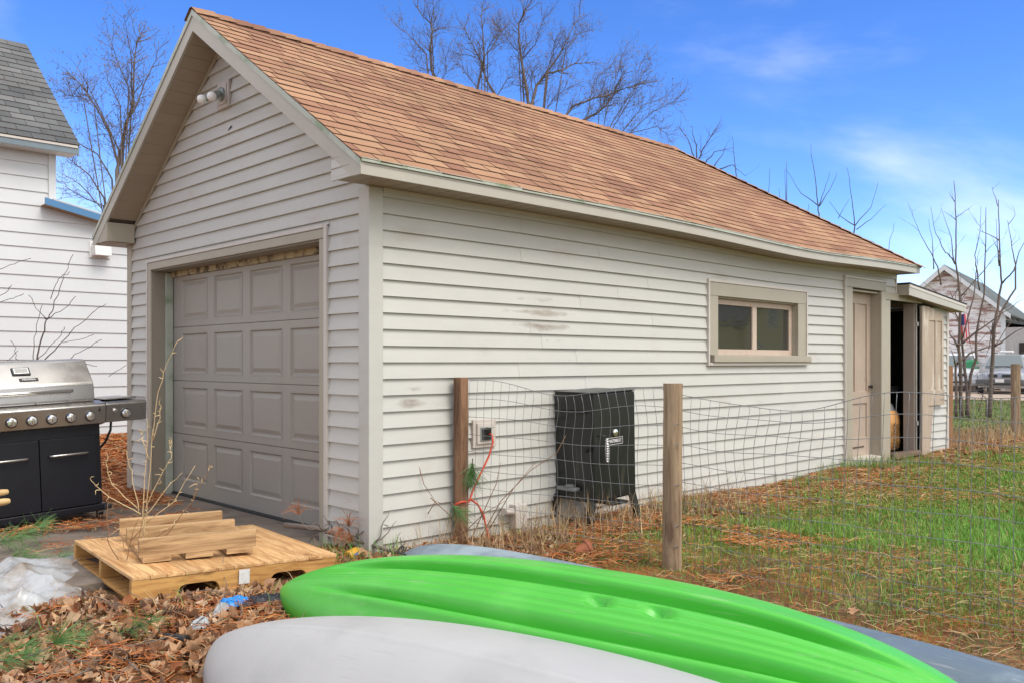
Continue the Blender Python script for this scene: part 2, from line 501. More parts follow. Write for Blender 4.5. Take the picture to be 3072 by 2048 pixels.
tag(sl.build('driveway_slab', M['concrete'], bevel=0.01), kind='structure')
M['road'] = mat('gravel_road', (0.40, 0.31, 0.235), 0.95, var=0.15, scale=2.5, bump=0.4, bscale=20)
# street: a strip that crosses behind the yard
rd = MB(); rdir = Vector((-0.35, 0.937, 0)); rn = Vector((0.937, 0.35, 0)); rp0 = Vector((29.5, 5.4, 0.012))
rd.quad(rp0 - rdir*60, rp0 + rn*12.5 - rdir*60, rp0 + rn*12.5 + rdir*60, rp0 + rdir*60)
tag(rd.build('street', M['road']), kind='structure')

# ------------------------------------------------------------------ garage
garage = thing('garage', 'beige vinyl sided garage with brown shingle roof and closed panel door', 'garage')
W = 4.27; LEN = 8.75; EXP = 0.1143
EY0, EY1, YC, EZ, RZ = -0.33, 4.47, 2.12, 2.62, 4.27
FX, HX, EX1 = -0.30, 6.50, 8.77
def sag(x): return 0.05 * math.exp(-((x - 5.6) / 1.7) ** 2)
def zr(y):   # roof surface over the walls
    return RZ - (RZ - EZ) * ((YC - y) / (YC - EY0) if y < YC else (y - YC) / (EY1 - YC))
def zs(y): return zr(y) - 0.185
sm = MB()   # inner boards that the siding is nailed to, open at the door and window
sm.box(0.004,0.10,0,0.604,0,2.6).box(0.004,0.10,3.674,W,0,2.6).box(0.004,0.10,0.604,3.674,2.225,2.6)
sm.prism([(0.004,0.05,2.6),(0.004,W-0.05,2.6),(0.004,YC,4.06)], (0.096,0,0))
gw = sm.build('gable_wall', M['sheath'], garage)
sm = MB()
sm.box(0.1,4.273,0.004,0.10,0,2.54).box(5.95,7.352,0.004,0.10,0,2.54).box(4.273,5.95,0.004,0.10,0,1.39).box(4.273,5.95,0.004,0.10,1.995,2.54).box(7.352,8.221,0.004,0.10,2.25,2.54).box(8.221,8.50,0.004,0.10,0,2.54).box(8.50,LEN,0.004,0.10,2.265,2.54)
sw = sm.build('side_wall', M['sheath'], garage)
sm = MB(); sm.box(0.1,8.50,W-0.1,W,0,2.54).box(8.42,8.50,0.1,W-0.1,0,2.54)
sm.build('rear_wall', M['siding'], garage)
MB().box(0.2,8.42,0.1,W-0.1,-0.02,0.03).build('floor_slab', M['concrete'], garage)
# --- siding boards, each course its own board
def side_board(x0, x1, z0, h=EXP):
    lip = 0.024; top = 0.003
    z1 = z0 + h + 0.004
    mb = MB().hexa([(x0,-lip,z0),(x1,-lip,z0),(x1,0.004,z0),(x0,0.004,z0),(x0,-top,z1),(x1,-top,z1),(x1,0.004,z1),(x0,0.004,z1)])
    return mb
Z_OFF = 2.356
courses = [Z_OFF - EXP * n for n in range(-1, 22)]
for n, z0 in enumerate(courses):
    spans = [(0.088, LEN)]
    def cut(sp, a, b_):
        o = []
        for p, q in sp:
            if b_ <= p or a >= q: o.append((p, q)); continue
            if a - p > 0.02: o.append((p, a))
            if q - b_ > 0.02: o.append((b_, q))
        return o
    if z0 + EXP > 1.29 and z0 < 2.13: spans = cut(spans, 4.09, 6.17)
    if z0 < 2.38: spans = cut(spans, 7.13, 8.36)
    if z0 < 2.25: spans = cut(spans, 8.30, 9.0)
    for p, q in spans:
        # lapped vinyl lengths
        cuts = [p]; x = p + random.uniform(1.2, 3.4)
        while x < q - 0.9:
            cuts.append(x); x += 3.66 + random.uniform(-0.6, 0.3)
        cuts.append(q)
        for i in range(len(cuts) - 1):
            m_ = side_board(cuts[i], cuts[i+1] + (0.03 if i < len(cuts) - 2 else 0), z0)
            if i % 2: m_.v = [(a, b_ - 0.0022, c) for a, b_, c in m_.v]
            # the wall has settled a little where the roof sags
            m_.v = [(a, b_, c - sag(a) * max(0.0, (c - 1.2) / 1.3) * 0.7) for a, b_, c in m_.v]
            m_.build('siding_board', M['siding'], sw)
def part_board(x0, x1, zlo, zhi, z0):
    f0, f1 = (zlo - z0) / EXP, (zhi - z0) / EXP
    def yy(f): return -(0.024 - 0.021 * f)
    def zz(a, c): return c - sag(a) * max(0.0, (c - 1.2) / 1.3) * 0.7
    n_ = 5
    for k in range(n_):
        a, b_ = x0 + (x1-x0)*k/n_, x0 + (x1-x0)*(k+1)/n_
        MB().hexa([(a,yy(f0),zz(a,zlo)),(b_,yy(f0),zz(b_,zlo)),(b_,0.004,zz(b_,zlo)),(a,0.004,zz(a,zlo)),(a,yy(f1),zz(a,zhi)),(b_,yy(f1),zz(b_,zhi)),(b_,0.004,zz(b_,zhi)),(a,0.004,zz(a,zhi))]).build('siding_board', M['siding'], sw) if k == 0 or True else None
for z0 in courses:
    z1 = z0 + EXP
    if z0 < 1.29 < z1: part_board(4.09, 6.17, z0, 1.315, z0)
    if z0 < 2.13 < z1: part_board(4.09, 6.17, 2.12, z1, z0)
    if z0 < 2.13 and z0 + EXP > 2.13: pass
    if z0 < 2.38 < z1: part_board(7.13, 8.36, 2.38, z1, z0)
    if z0 < 2.25 < z1: part_board(8.36, LEN, 2.262, z1, z0)
def gable_board(y0a, y1a, z0, y0b, y1b, z1):
    lip = 0.024; top = 0.003
    return MB().hexa([(-lip,y1a,z0),(-lip,y0a,z0),(0.004,y0a,z0),(0.004,y1a,z0),(-top,y1b,z1),(-top,y0b,z1),(0.004,y0b,z1),(0.004,y1b,z1)])
n = -1
zc = [Z_OFF - EXP * n for n in range(-15, 22)]
for z0 in zc:
    z1 = z0 + EXP + 0.004
    if z0 > 4.03: continue
    if z0 < 2.44:
        spans = [(0.10, 4.176)]
        if z0 < 2.29: spans = [(0.10, 0.493), (3.768, 4.176)]
        for p, q in spans: gable_board(p, q, z0, p, q, z1).build('siding_board', M['siding'], gw)
        if z0 < 2.29 and z1 > 2.32: gable_board(0.493, 3.768, 2.31, 0.493, 3.768, z1).build('siding_board', M['siding'], gw)
    else:
        sl_r = (YC - EY0) / (RZ - EZ); sl_l = (EY1 - YC) / (RZ - EZ)
        def lim(z):
            d = RZ - 0.185 - z
            return max(0.03, YC - d * sl_r), min(W - 0.03, YC + d * sl_l)
        a0, a1 = lim(z0); b0, b1 = lim(min(z1, 4.075))
        if a1 - a0 < 0.03: continue
        gable_board(a0, a1, z0, b0, max(b1, b0 + 0.01), min(z1, 4.075)).build('siding_board', M['siding'], gw)
# --- corner boards
def corner(name, x0, x1, y0, y1, z0, z1, m=M['siding']):
    return MB().box(x0, x1, y0, y1, z0, z1).build(name, m, garage, bevel=0.006)
corner('corner_board', -0.026, 0.094, -0.026, 0.10, 0.0, 2.532)
corner('corner_board', -0.026, 0.10, 4.176, W + 0.02, 0.0, 2.55, M['trim'])
corner('corner_board', LEN - 0.02, LEN + 0.02, -0.026, 0.05, 2.27, 2.53, M['trim_light'])
# --- garage door with its frame
fr = MB().box(-0.005,0.13,3.666,3.700,0,2.224).build('door_frame', M['jamb'], garage)
MB().box(-0.005,0.13,0.578,0.612,0,2.224).build('jamb', M['jamb'], fr)
MB().box(-0.005,0.185,0.60,3.68,2.217,2.25).build('header', M['jamb'], fr)
MB().box(0.11,0.185,3.640,3.664,0,2.21).build('stop_moulding', M['drip'], fr, bevel=0.004)
MB().box(0.11,0.185,0.614,0.634,0,2.21).build('stop_moulding', M['drip'], fr, bevel=0.004)
MB().box(-0.028,-0.006,3.676,3.745,0,2.298).build('casing', M['trim'], fr, bevel=0.003)
MB().box(-0.028,-0.006,0.535,0.602,0,2.226).build('casing', M['trim'], fr, bevel=0.003)
MB().box(-0.030,-0.006,0.535,3.676,2.228,2.298).build('casing', M['trim'], fr, bevel=0.003)
MB().box(-0.036,-0.004,3.747,3.770,0,2.325).build('edge_channel', M['trim_light'], fr, bevel=0.003)
MB().box(-0.036,-0.004,0.493,0.533,0,2.325).build('edge_channel', M['trim_light'], fr, bevel=0.003)
MB().box(-0.038,-0.004,0.533,3.747,2.300,2.328).build('edge_channel', M['trim_light'], fr, bevel=0.003)
MB().box(0.165,0.21,0.632,3.640,2.165,2.224).build('peeling_strip', M['peel'], fr)
gd = MB().box(0.215,0.24,0.61,3.68,0.03,2.20).build('garage_door', M['gdoor'], garage)
DXF = 0.19
PY = [(3.447,2.898),(2.761,2.208),(2.071,1.520),(1.387,0.83)]
for s_ in range(4):
    zb = 0.110 + 0.52 * s_ if s_ else 0.045
    zt = 0.110 + 0.52 * (s_ + 1) - 0.005
    if s_ == 3: zt = 2.185
    pz0, pz1 = 0.110 + 0.52*s_ + 0.065, 0.110 + 0.52*s_ + 0.455
    m_ = MB()
    ys = [3.668] + [v for p in PY for v in p] + [0.612]
    for i in range(0, 10, 2): m_.box(DXF, DXF+0.025, ys[i+1], ys[i], zb, zt)
    for a, c in PY:
        m_.box(DXF+0.0003, DXF+0.025, c, a, zb, pz0).box(DXF+0.0003, DXF+0.025, c, a, pz1, zt)
    m_.build('door_section', M['gdoor'], gd)
    for a, c in PY:
        q = MB()
        def ring(d, x): return [(x, a-d, pz0+d), (x, c+d, pz0+d), (x, c+d, pz1-d), (x, a-d, pz1-d)]
        rs = [ring(-0.003, DXF-0.002), ring(0.004, DXF-0.002), ring(0.016, DXF+0.013), ring(0.028, DXF+0.013), ring(0.062, DXF+0.003), ring(0.066, DXF+0.003)]
        q.grid(rs, close=True); q.quad(*rs[-1])
        q.build('raised_panel', M['gdoor'], gd, fix=True)
MB().tube([(0.185,0.61,0.028),(0.185,3.66,0.024)], 0.02, 8).build('bottom_seal', M['rubber'], gd, smooth=True)
# --- window on the side wall
M['trim_w'] = M['trim']
wd = MB().box(4.112,4.273,-0.034,-0.004,1.400,2.00).build('window', M['trim'], garage, bevel=0.003)
MB().box(5.950,6.135,-0.034,-0.004,1.400,2.00).build('casing', M['trim'], wd, bevel=0.003)
MB().box(4.112,6.135,-0.038,-0.004,2.000,2.135).build('casing', M['trim'], wd, bevel=0.003)
MB().box(4.150,6.200,-0.072,-0.004,1.325,1.398).build('sill', M['trim'], wd, bevel=0.006)
MB().box(4.085,4.110,-0.045,-0.002,1.29,2.165).build('edge_channel', M['trim_light'], wd, bevel=0.003)
MB().box(6.137,6.165,-0.045,-0.002,1.40,2.165).build('edge_channel', M['trim_light'], wd, bevel=0.003)
MB().box(4.110,6.137,-0.045,-0.002,2.137,2.167).build('edge_channel', M['trim_light'], wd, bevel=0.003)
MB().box(4.110,6.180,-0.050,-0.002,1.292,1.322).build('edge_channel', M['trim_light'], wd, bevel=0.003)
for a in (4.256, 5.948): MB().box(a, a+0.018, -0.003, 0.10, 1.39, 2.0).build('reveal', M['trim'], wd)
MB().box(4.27,5.95,-0.003,0.10,1.985,2.0).build('reveal', M['trim'], wd)
MB().box(4.27,5.95,-0.003,0.10,1.385,1.40).build('reveal', M['trim'], wd)
fr_ = MB()
for x0,x1,z0,z1 in ((4.275,4.345,1.40,1.984),(5.885,5.947,1.40,1.984),(4.345,5.885,1.925,1.984),(4.345,5.885,1.40,1.462),(5.075,5.165,1.462,1.925)):
    fr_.box(x0,x1,0.045,0.085,z0,z1)
fr_.build('sash', M['sash'], wd, bevel=0.003)
for a, c in ((4.343,5.077),(5.163,5.887)):
    MB().box(a, c, 0.062, 0.066, 1.46, 1.927).build('pane', M['glass'], wd)
# --- side entrance door
sd = MB().box(7.352,8.221,0.125,0.165,0.08,2.23).build('side_door', M['olddoor'], garage)
for x0,x1,z0,z1 in ((7.352,7.47,0.085,2.23),(8.10,8.221,0.085,2.23),(7.47,8.10,2.09,2.23),(7.47,8.10,0.78,0.94),(7.47,8.10,0.085,0.33),(7.735,7.835,0.94,2.09)):
    MB().box(x0+0.002,x1-0.002,0.108,0.126,z0,z1).build('door_rail', M['olddoor'], sd, bevel=0.003)
MB().box(7.40,8.0,0.10,0.1085,0.20,0.215).build('rotten_strip', mat('rotten_wood',(0.05,0.035,0.025),0.9), sd)
MB().lathe([(0.012,0),(0.012,0.02),(0.024,0.03),(0.022,0.05),(0.008,0.055)], (8.16,0.109,1.0), '-y', 12).build('handle', M['rubber'], sd, smooth=True)
df = MB().box(7.15,7.354,-0.040,-0.004,-0.02,2.27).build('door_casing', M['trim'], garage, bevel=0.003)
MB().box(8.219,8.362,-0.040,-0.004,-0.04,2.27).build('casing', M['trim'], df, bevel=0.003)
MB().box(7.15,8.362,-0.044,-0.004,2.272,2.385).build('casing', M['trim'], df, bevel=0.003)
MB().box(7.13,7.149,-0.050,-0.002,-0.02,2.41).build('edge_channel', M['trim_light'], df, bevel=0.002)
MB().box(7.149,8.38,-0.050,-0.002,2.387,2.41).build('edge_channel', M['trim_light'], df, bevel=0.002)
for a in (7.336, 8.219): MB().box(a, a+0.018, -0.003, 0.13, 0.0, 2.25).build('reveal', M['trim'], df)
MB().box(7.354,8.219,-0.003,0.13,2.235,2.25).build('reveal', M['trim'], df)
MB().hexa([(7.354,-0.042,-0.03),(8.219,-0.042,-0.03),(8.219,0.13,-0.03),(7.354,0.13,-0.03),(7.354,-0.042,0.075),(8.219,-0.042,0.075),(8.219,0.13,0.09),(7.354,0.13,0.09)]).build('threshold', M['trim_light'], df, bevel=0.004)
# --- roof deck
roof = MB()
NX = 30
def slope_rows(top, ey, yc_):
    rows = []
    for i in range(NX + 1):
        u = i / NX
        xe = FX + (EX1 - FX) * u; xr = FX + (HX - FX) * u
        s_ = sag(xe) if ey < 0 else 0
        rows.append([(xe, ey, EZ - s_ - top), ((xe+xr)/2, (ey+yc_)/2, (EZ+RZ)/2 - s_*0.4 - top), (xr, yc_, RZ - top)])
    return rows
roof.grid(slope_rows(0.012, EY0, YC)); roof.grid(slope_rows(0.012, EY1, YC))
roof.grid(slope_rows(0.035, EY0, YC)); roof.grid(slope_rows(0.035, EY1, YC))
roof.quad((EX1,EY0,EZ-0.012),(EX1,EY1,EZ-0.012),(HX,YC,RZ-0.012))
rf = roof.build('roof', mat('roof_felt', (0.05,0.032,0.026), 0.95), garage, fix=False)
# --- shingles of the slope in view
A = math.atan2(RZ - EZ, YC - EY0); SLEN = math.hypot(RZ - EZ, YC - EY0); NC = 23; SE = SLEN / NC
ca, sa = math.cos(A), math.sin(A)
SHH = SE + 0.028; STH = 0.0052
LN = [0.19, 0.255, 0.32, 0.39]
M['asphalt_edge'] = mat('asphalt_edge', (0.10,0.058,0.042), 0.95, var=0.1)
sh_me = []
for l_ in LN:
    for bend in (0.0, 0.003):
        sh_me.append((l_, MB().hexa([(0.004,0,0),(l_-0.004,0,0),(l_-0.004,SHH,0),(0.004,SHH,0),(0.004,0,STH+bend),(l_-0.004,0.0,STH),(l_-0.004,SHH,0.002),(0.004,SHH,0.002)]).mesh('shingle', M['shingle'])))
def dark_edges(me, n_per=6):
    me.materials.append(M['asphalt_edge'])
    idx = [0 if (i % 6) == 1 else 1 for i in range(len(me.polygons))]
    me.polygons.foreach_set('material_index', idx)
for _, me_ in sh_me: dark_edges(me_)
pcs = []
for c in range(NC):
    v0 = c * SE - 0.012
    xlim = EX1 + (HX - EX1) * max(0, v0) / SLEN
    x = FX - 0.015 - random.uniform(0, 0.25)
    while x < xlim:
        q = random.randrange(len(sh_me)); l_ = sh_me[q][0]
        pcs.append((c, v0 + random.uniform(-0.0025, 0.0025), x, q, l_)); x += l_
def on_slope(x, v, h=0.0):
    s_ = sag(x) * (1 - v / SLEN)
    return Vector((x, EY0 + v * ca - h * sa, EZ + v * sa + h * ca - s_))
CAM = Vector(cam.location)
full = [p for p in pcs if p[2] > FX - 0.012 and p[2] + p[4] < EX1 + (HX - EX1) * (max(0, p[1]) + SE) / SLEN]
edge = [p for p in pcs if p not in full]
full.sort(key=lambda p: (on_slope(p[2], p[1]) - CAM).length)
tilt = math.atan2(STH - 0.0015, SE)
for c, v0, x, q, l_ in full[:290]:
    sx_ = (sag(x + l_) - sag(x)) / l_ * (1 - v0 / SLEN)
    inst(sh_me[q][1], 'shingle', rf, on_slope(x, v0, 0.004), (A - tilt, math.atan(sx_), 0))
fm = MB(); rnds = []
for c, v0, x, q, l_ in full[290:] + edge:
    x0 = max(x, FX - 0.012); 
    r_ = random.random()
    def xm(v): return min(x + l_ - 0.003, EX1 + (HX - EX1) * max(0, v) / SLEN)
    va, vb = v0, min(v0 + SHH, SLEN)
    if xm(vb) <= x0 + 0.005: 
        if xm(va) <= x0 + 0.005: continue
        vb = v0 + 0.5 * SHH
        if xm(vb) <= x0 + 0.005: continue
    lo, hi = 0.004, STH + 0.004
    fm.hexa([on_slope(x0+0.004,va,lo),on_slope(xm(va),va,lo),on_slope(xm(vb),vb,lo-0.006),on_slope(x0+0.004,vb,lo-0.006),
             on_slope(x0+0.004,va,hi),on_slope(xm(va),va,hi),on_slope(xm(vb),vb,lo-0.003),on_slope(x0+0.004,vb,lo-0.003)])
    rnds += [r_] * 8
fo = fm.build('shingles', M['shingle_far'], rf, fix=False); fo['kind'] = 'stuff'; dark_edges(fo.data)
at_ = fo.data.attributes.new('rnd', 'FLOAT', 'POINT'); at_.data.foreach_set('value', rnds)
# --- ridge and hip caps
capm = MB()
capm.grid([[(0,-0.125,-0.086),(0,-0.02,-0.006),(0,0.02,-0.006),(0,0.125,-0.086)],[(0.20,-0.125,-0.072),(0.20,-0.02,0.008),(0.20,0.02,0.008),(0.20,0.125,-0.072)]])
capm.quad((0.20,-0.125,-0.080),(0.20,0,0.0),(0.20,0.125,-0.080),(0.20,0.125,-0.072),(0.20,0.02,0.008),(0.20,-0.02,0.008),(0.20,-0.125,-0.072))
cap_me = capm.mesh('ridge_cap', M['shingle'])
x = FX - 0.02
while x < HX - 0.1:
    inst(cap_me, 'ridge_cap', rf, (x, YC, RZ + 0.016 + random.uniform(-0.002, 0.003)), (0, 0, random.uniform(-0.01, 0.01))); x += 0.155
hd = Vector((EX1 - HX, EY0 - YC, EZ - RZ)); hl = hd.length; hd.normalize()
hx_ = hd; hzv = Vector((0.45, -0.42, 1.0)); hzv = (hzv - hx_ * hzv.dot(hx_)).normalized(); hy_ = hzv.cross(hx_)
hm = Matrix((hx_, hy_, hzv)).transposed().to_euler()
cm2 = MB()
cm2.grid([[(0,-0.11,-0.045),(0,0,0.0),(0,0.11,-0.045)],[(0.20,-0.11,-0.033),(0.20,0,0.012),(0.20,0.11,-0.033)]])
cm2.quad((0.20,-0.11,-0.043),(0.20,0,0.002),(0.20,0.11,-0.043),(0.20,0.11,-0.033),(0.20,0,0.012),(0.20,-0.11,-0.033))
hip_me = cm2.mesh('hip_cap', M['shingle'])
d_ = 0.0
while d_ < hl - 0.12:
    inst(hip_me, 'hip_cap', rf, Vector((HX, YC, RZ + 0.012)) + hd * d_, hm); d_ += 0.155
# --- eaves: fascia, drip edge, soffit
def run_x(name, y0, y1, z0, z1, m, par, x0=FX, x1=EX1, n_=26, zoff=0.0):
    rows = []
    for i in range(n_ + 1):
        x = x0 + (x1 - x0) * i / n_; s_ = sag(x)
        rows.append([(x,y0,z0-s_),(x,y1,z0-s_),(x,y1,z1-s_),(x,y0,z1-s_)])
    q = MB().grid(rows, close=True); q.quad(*rows[0]); q.quad(*rows[-1])
    return q.build(name, m, par)
eave = run_x('eave_fascia', -0.3285, -0.312, 2.522, 2.600, M['fascia'], garage, FX + 0.021)
run_x('drip_edge', -0.342, -0.305, 2.602, 2.628, M['drip'], eave)
MB().box(FX+0.021, EX1-0.001, 4.452, 4.4685, 2.524, 2.62).build('eave_fascia', M['fascia'], garage)
MB().box(EX1-0.018, EX1, -0.311, 4.45, 2.522, 2.60).build('eave_fascia', M['fascia'], garage)
run_x('frieze_board', -0.034, -0.018, 2.503, 2.531, M['trim_light'], garage, 0.094, LEN - 0.02)
sof = MB().box(FX+0.3, LEN, -0.31, -0.02, 2.56, 2.565).build('eave_soffit', M['sheath'], garage)
sp_me = MB().hexa([(0.004,-0.311,0.002),(0.126,-0.311,0.002),(0.126,-0.002,0.002),(0.004,-0.002,0.002),(0,-0.311,0.012),(0.13,-0.311,0.012),(0.13,-0.002,0.012),(0,-0.002,0.012)]).mesh('soffit_panel', M['soffit'])
x = FX + 0.0205
while x < LEN - 0.1:
    inst(sp_me, 'soffit_panel', sof, (x, 0, 2.531 - sag(x))); x += 0.1325
# --- rake: boards, soffit panels, cornice returns
def rake(sgn):
    ye = EY0 if sgn < 0 else EY1
    def zt(y): return zr(y) - 0.006
    q = MB().prism([(FX,ye,zt(ye)),(FX,YC,zt(YC)),(FX,YC,zt(YC)-0.175),(FX,ye+(-sgn)*0.10,zr(ye+(-sgn)*0.10)-0.165),(FX,ye+(-sgn)*0.10,2.522),(FX,ye,2.522)], (0.02,0,0))
    rk = q.build('rake_board', M['fascia'], garage)
    MB().prism([(FX-0.008,ye,zt(ye)+0.004),(FX-0.008,YC,zt(YC)+0.004),(FX-0.008,YC,zt(YC)-0.045),(FX-0.008,ye,zt(ye)-0.04)], (0.007,0,0)).build('drip_edge', M['drip'], rk)
    yq = ye - sgn*0.37
    so = MB().prism([(FX+0.02,yq,zr(yq)-0.15),(FX+0.02,YC,RZ-0.15),(FX+0.02,YC,RZ-0.155),(FX+0.02,yq,zr(yq)-0.155)], (0.27,0,0)).build('rake_soffit', M['sheath'], garage)
    y = YC; st = (0.128 * ca) * sgn
    ang = math.atan2(zr(YC + sgn) - zr(YC), 1.0)
    while abs(y + st - ye) > 0.40:
        y2 = y + st * 0.965
        MB().hexa([(FX+0.021,y,zs(y)+0.004),(-0.006,y,zs(y)+0.004),(-0.006,y2,zs(y2)+0.004),(FX+0.021,y2,zs(y2)+0.004),
                   (FX+0.021,y,zs(y)+0.016),(-0.006,y,zs(y)+0.016),(-0.006,y2+st*0.03,zs(y2)+0.016),(FX+0.021,y2+st*0.03,zs(y2)+0.016)]).build('soffit_panel', M['soffit'], so)
        y += st
    # trim along the wall under the soffit
    a = ye - sgn * 0.36
    MB().prism([(-0.034,a,zs(a)-0.03),(-0.034,YC,zs(YC)-0.03),(-0.034,YC,zs(YC)+0.002),(-0.034,a,zs(a)+0.002)], (0.016,0,0)).build('rake_trim', M['trim'], so)
    # cornice return
    yi = 0.02 if sgn < 0 else 4.08
    zb_ = 2.546 if sgn < 0 else 2.53
    rt = MB().prism([(FX+0.003,ye-sgn*0.019,zb_),(FX+0.003,yi,zb_),(FX+0.003,yi,zs(yi)+0.01),(FX+0.003,ye-sgn*0.05,max(2.585, zs(ye-sgn*0.05)+0.03)),(FX+0.003,ye-sgn*0.019,2.58)], (0.27 if sgn > 0 else 0.294,0,0)).build('cornice_return', M['siding'] if sgn < 0 else M['trim'], garage)
    if sgn < 0: MB().box(FX+0.004, FX+0.02, -0.31, yi-0.001, 2.526, 2.56).build('return_lip', M['siding'], rt)
    for i in range(3 if sgn > 0 else 0):
        x_ = FX + 0.022 + 0.092 * i
        MB().box(x_, x_+0.090, min(yi,ye)+0.019, max(yi,ye)-0.019, 2.5235, 2.5295).build('soffit_panel', M['soffit'], rt)
    for zz in (2.60, 2.67):
        if sgn < 0: MB().box(FX-0.001, FX+0.004, -0.20 if zz < 2.65 else -0.08, yi-0.001, zz, zz+0.004).build('groove', M['soffit'], rt)
    return rk
rake(-1); rake(1)
# ------------------------------------------------------------------ lean-to shed at the end of the garage
shed = thing('lean_to_shed', 'small lean-to shed with open weathered door at the end of the garage', 'shed', (8.78, 0, 0))
SX = 8.78
def rel(mb, ox=SX, oy=0.0, oz=0.0):
    mb.v = [(a-ox, b_-oy, c-oz) for a, b_, c in mb.v]; return mb
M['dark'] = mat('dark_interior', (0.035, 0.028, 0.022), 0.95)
M['greywood'] = wood('grey_bare_wood', (0.33,0.31,0.28), (0.17,0.155,0.14), 0.8, 2, 14, 0.1, False)
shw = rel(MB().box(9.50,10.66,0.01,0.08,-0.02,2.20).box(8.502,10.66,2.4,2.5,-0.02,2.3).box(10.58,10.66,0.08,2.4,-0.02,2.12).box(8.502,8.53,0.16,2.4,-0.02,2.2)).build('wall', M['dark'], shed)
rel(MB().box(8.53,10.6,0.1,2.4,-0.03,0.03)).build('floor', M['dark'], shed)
z0 = Z_OFF - EXP * 21
zi = z0
while zi < 2.12:
    h_ = min(EXP, 2.16 - zi)
    rel(side_board(9.62, 10.64, zi, h_)).build('siding_board', M['siding'], shw); zi += EXP
rel(MB().box(10.625,10.70,-0.03,0.06,-0.02,2.10)).build('corner_board', M['trim_light'], shed, bevel=0.004)
dfm = rel(MB().box(8.364,8.515,-0.036,0.02,-0.04,2.16)).build('door_frame', M['trim'], shed, bevel=0.004)
rel(MB().hexa([(8.36,-0.04,2.165),(9.62,-0.04,2.165),(9.62,0.0,2.165),(8.36,0.0,2.165),(8.36,-0.04,2.268),(9.62,-0.04,2.25),(9.62,0.0,2.25),(8.36,0.0,2.268)])).build('header', M['trim'], dfm, bevel=0.003)
rel(MB().box(9.452,9.467,0.012,0.165,-0.02,2.163)).build('jamb', M['olddoor'], dfm)
rel(MB().box(9.467,9.50,-0.012,0.075,-0.02,2.163)).build('jamb', M['greywood'], dfm, bevel=0.003)
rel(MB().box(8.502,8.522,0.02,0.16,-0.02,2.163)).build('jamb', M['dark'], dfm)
rel(MB().box(9.47,9.56,-0.022,-0.013,1.84,1.90).box(9.47,9.56,-0.022,-0.013,0.42,0.48)).build('hinge', M['greywood'], dfm)
# the open door leaf, lower part broken away
lf = rel(MB().box(9.53,9.79,-0.075,-0.04,-0.03,2.13)).build('door', M['weatherdoor'], shed, bevel=0.004)
rel(MB().hexa([(9.792,-0.075,1.93),(10.33,-0.075,1.93),(10.33,-0.04,1.93),(9.792,-0.04,1.93),(9.792,-0.075,2.125),(10.33,-0.075,2.03),(10.33,-0.04,2.03),(9.792,-0.04,2.125)])).build('top_rail', M['weatherdoor'], lf, bevel=0.003)
rel(MB().box(9.70,10.38,-0.078,-0.038,0.69,0.92)).build('lock_rail', M['weatherdoor'], lf, bevel=0.004)
rel(MB().box(9.792,10.02,-0.062,-0.05,0.92,1.93)).build('panel', M['weatherdoor'], lf)
rel(MB().box(10.02,10.10,-0.075,-0.04,0.92,1.93)).build('mullion', M['weatherdoor'], lf, bevel=0.003)
rel(MB().box(10.10,10.27,-0.062,-0.05,0.92,1.93)).build('panel', M['weatherdoor'], lf)
rel(MB().box(10.27,10.345,-0.075,-0.04,0.92,1.93)).build('stile', M['weatherdoor'], lf, bevel=0.003)
rel(MB().prism([(9.792,-0.062,-0.02),(9.84,-0.062,-0.02),(9.99,-0.062,0.69),(9.792,-0.062,0.69)], (0,0.012,0))).build('broken_panel', M['olddoor'], lf)
rel(MB().box(10.20,10.36,-0.082,-0.0785,0.84,0.87).box(10.20,10.36,-0.082,-0.0785,0.76,0.78)).build('lock_plate', M['greywood'], lf)
def sro(x): return 2.395 - 0.0865 * (x - 8.78)
sr = rel(MB().hexa([(8.79,-0.19,sro(8.79)),(11.0,-0.19,sro(11.0)),(11.0,2.6,sro(11.0)),(8.79,2.6,sro(8.79)),(8.79,-0.19,sro(8.79)+0.02),(11.0,-0.19,sro(11.0)+0.02),(11.0,2.6,sro(11.0)+0.02),(8.79,2.6,sro(8.79)+0.02)])).build('roof', M['rubber'], shed)
rel(MB().hexa([(8.78,-0.18,2.24),(10.98,-0.18,2.085),(10.98,-0.16,2.085),(8.78,-0.16,2.24),(8.78,-0.18,2.388),(10.98,-0.18,2.198),(10.98,-0.16,2.198),(8.78,-0.16,2.388)])).build('rake_board', M['fascia'], sr)
rel(MB().hexa([(8.785,-0.186,2.352),(10.985,-0.186,2.165),(10.985,-0.18,2.165),(8.785,-0.18,2.352),(8.785,-0.186,2.39),(10.985,-0.186,2.20),(10.985,-0.18,2.20),(8.785,-0.18,2.39)])).build('drip_edge', M['trim_light'], sr)
rel(MB().box(8.781,8.80,-0.16,-0.002,2.24,2.385)).build('rake_end', M['fascia'], sr)
rel(MB().hexa([(8.80,-0.16,2.243),(10.98,-0.16,2.09),(10.98,0.01,2.09),(8.80,0.01,2.243),(8.80,-0.16,2.25),(10.98,-0.16,2.097),(10.98,0.01,2.097),(8.80,0.01,2.25)])).build('soffit', M['soffit'], sr)
rel(MB().box(10.96,10.98,-0.16,2.6,2.10,2.20)).build('eave_fascia', M['fascia'], sr)
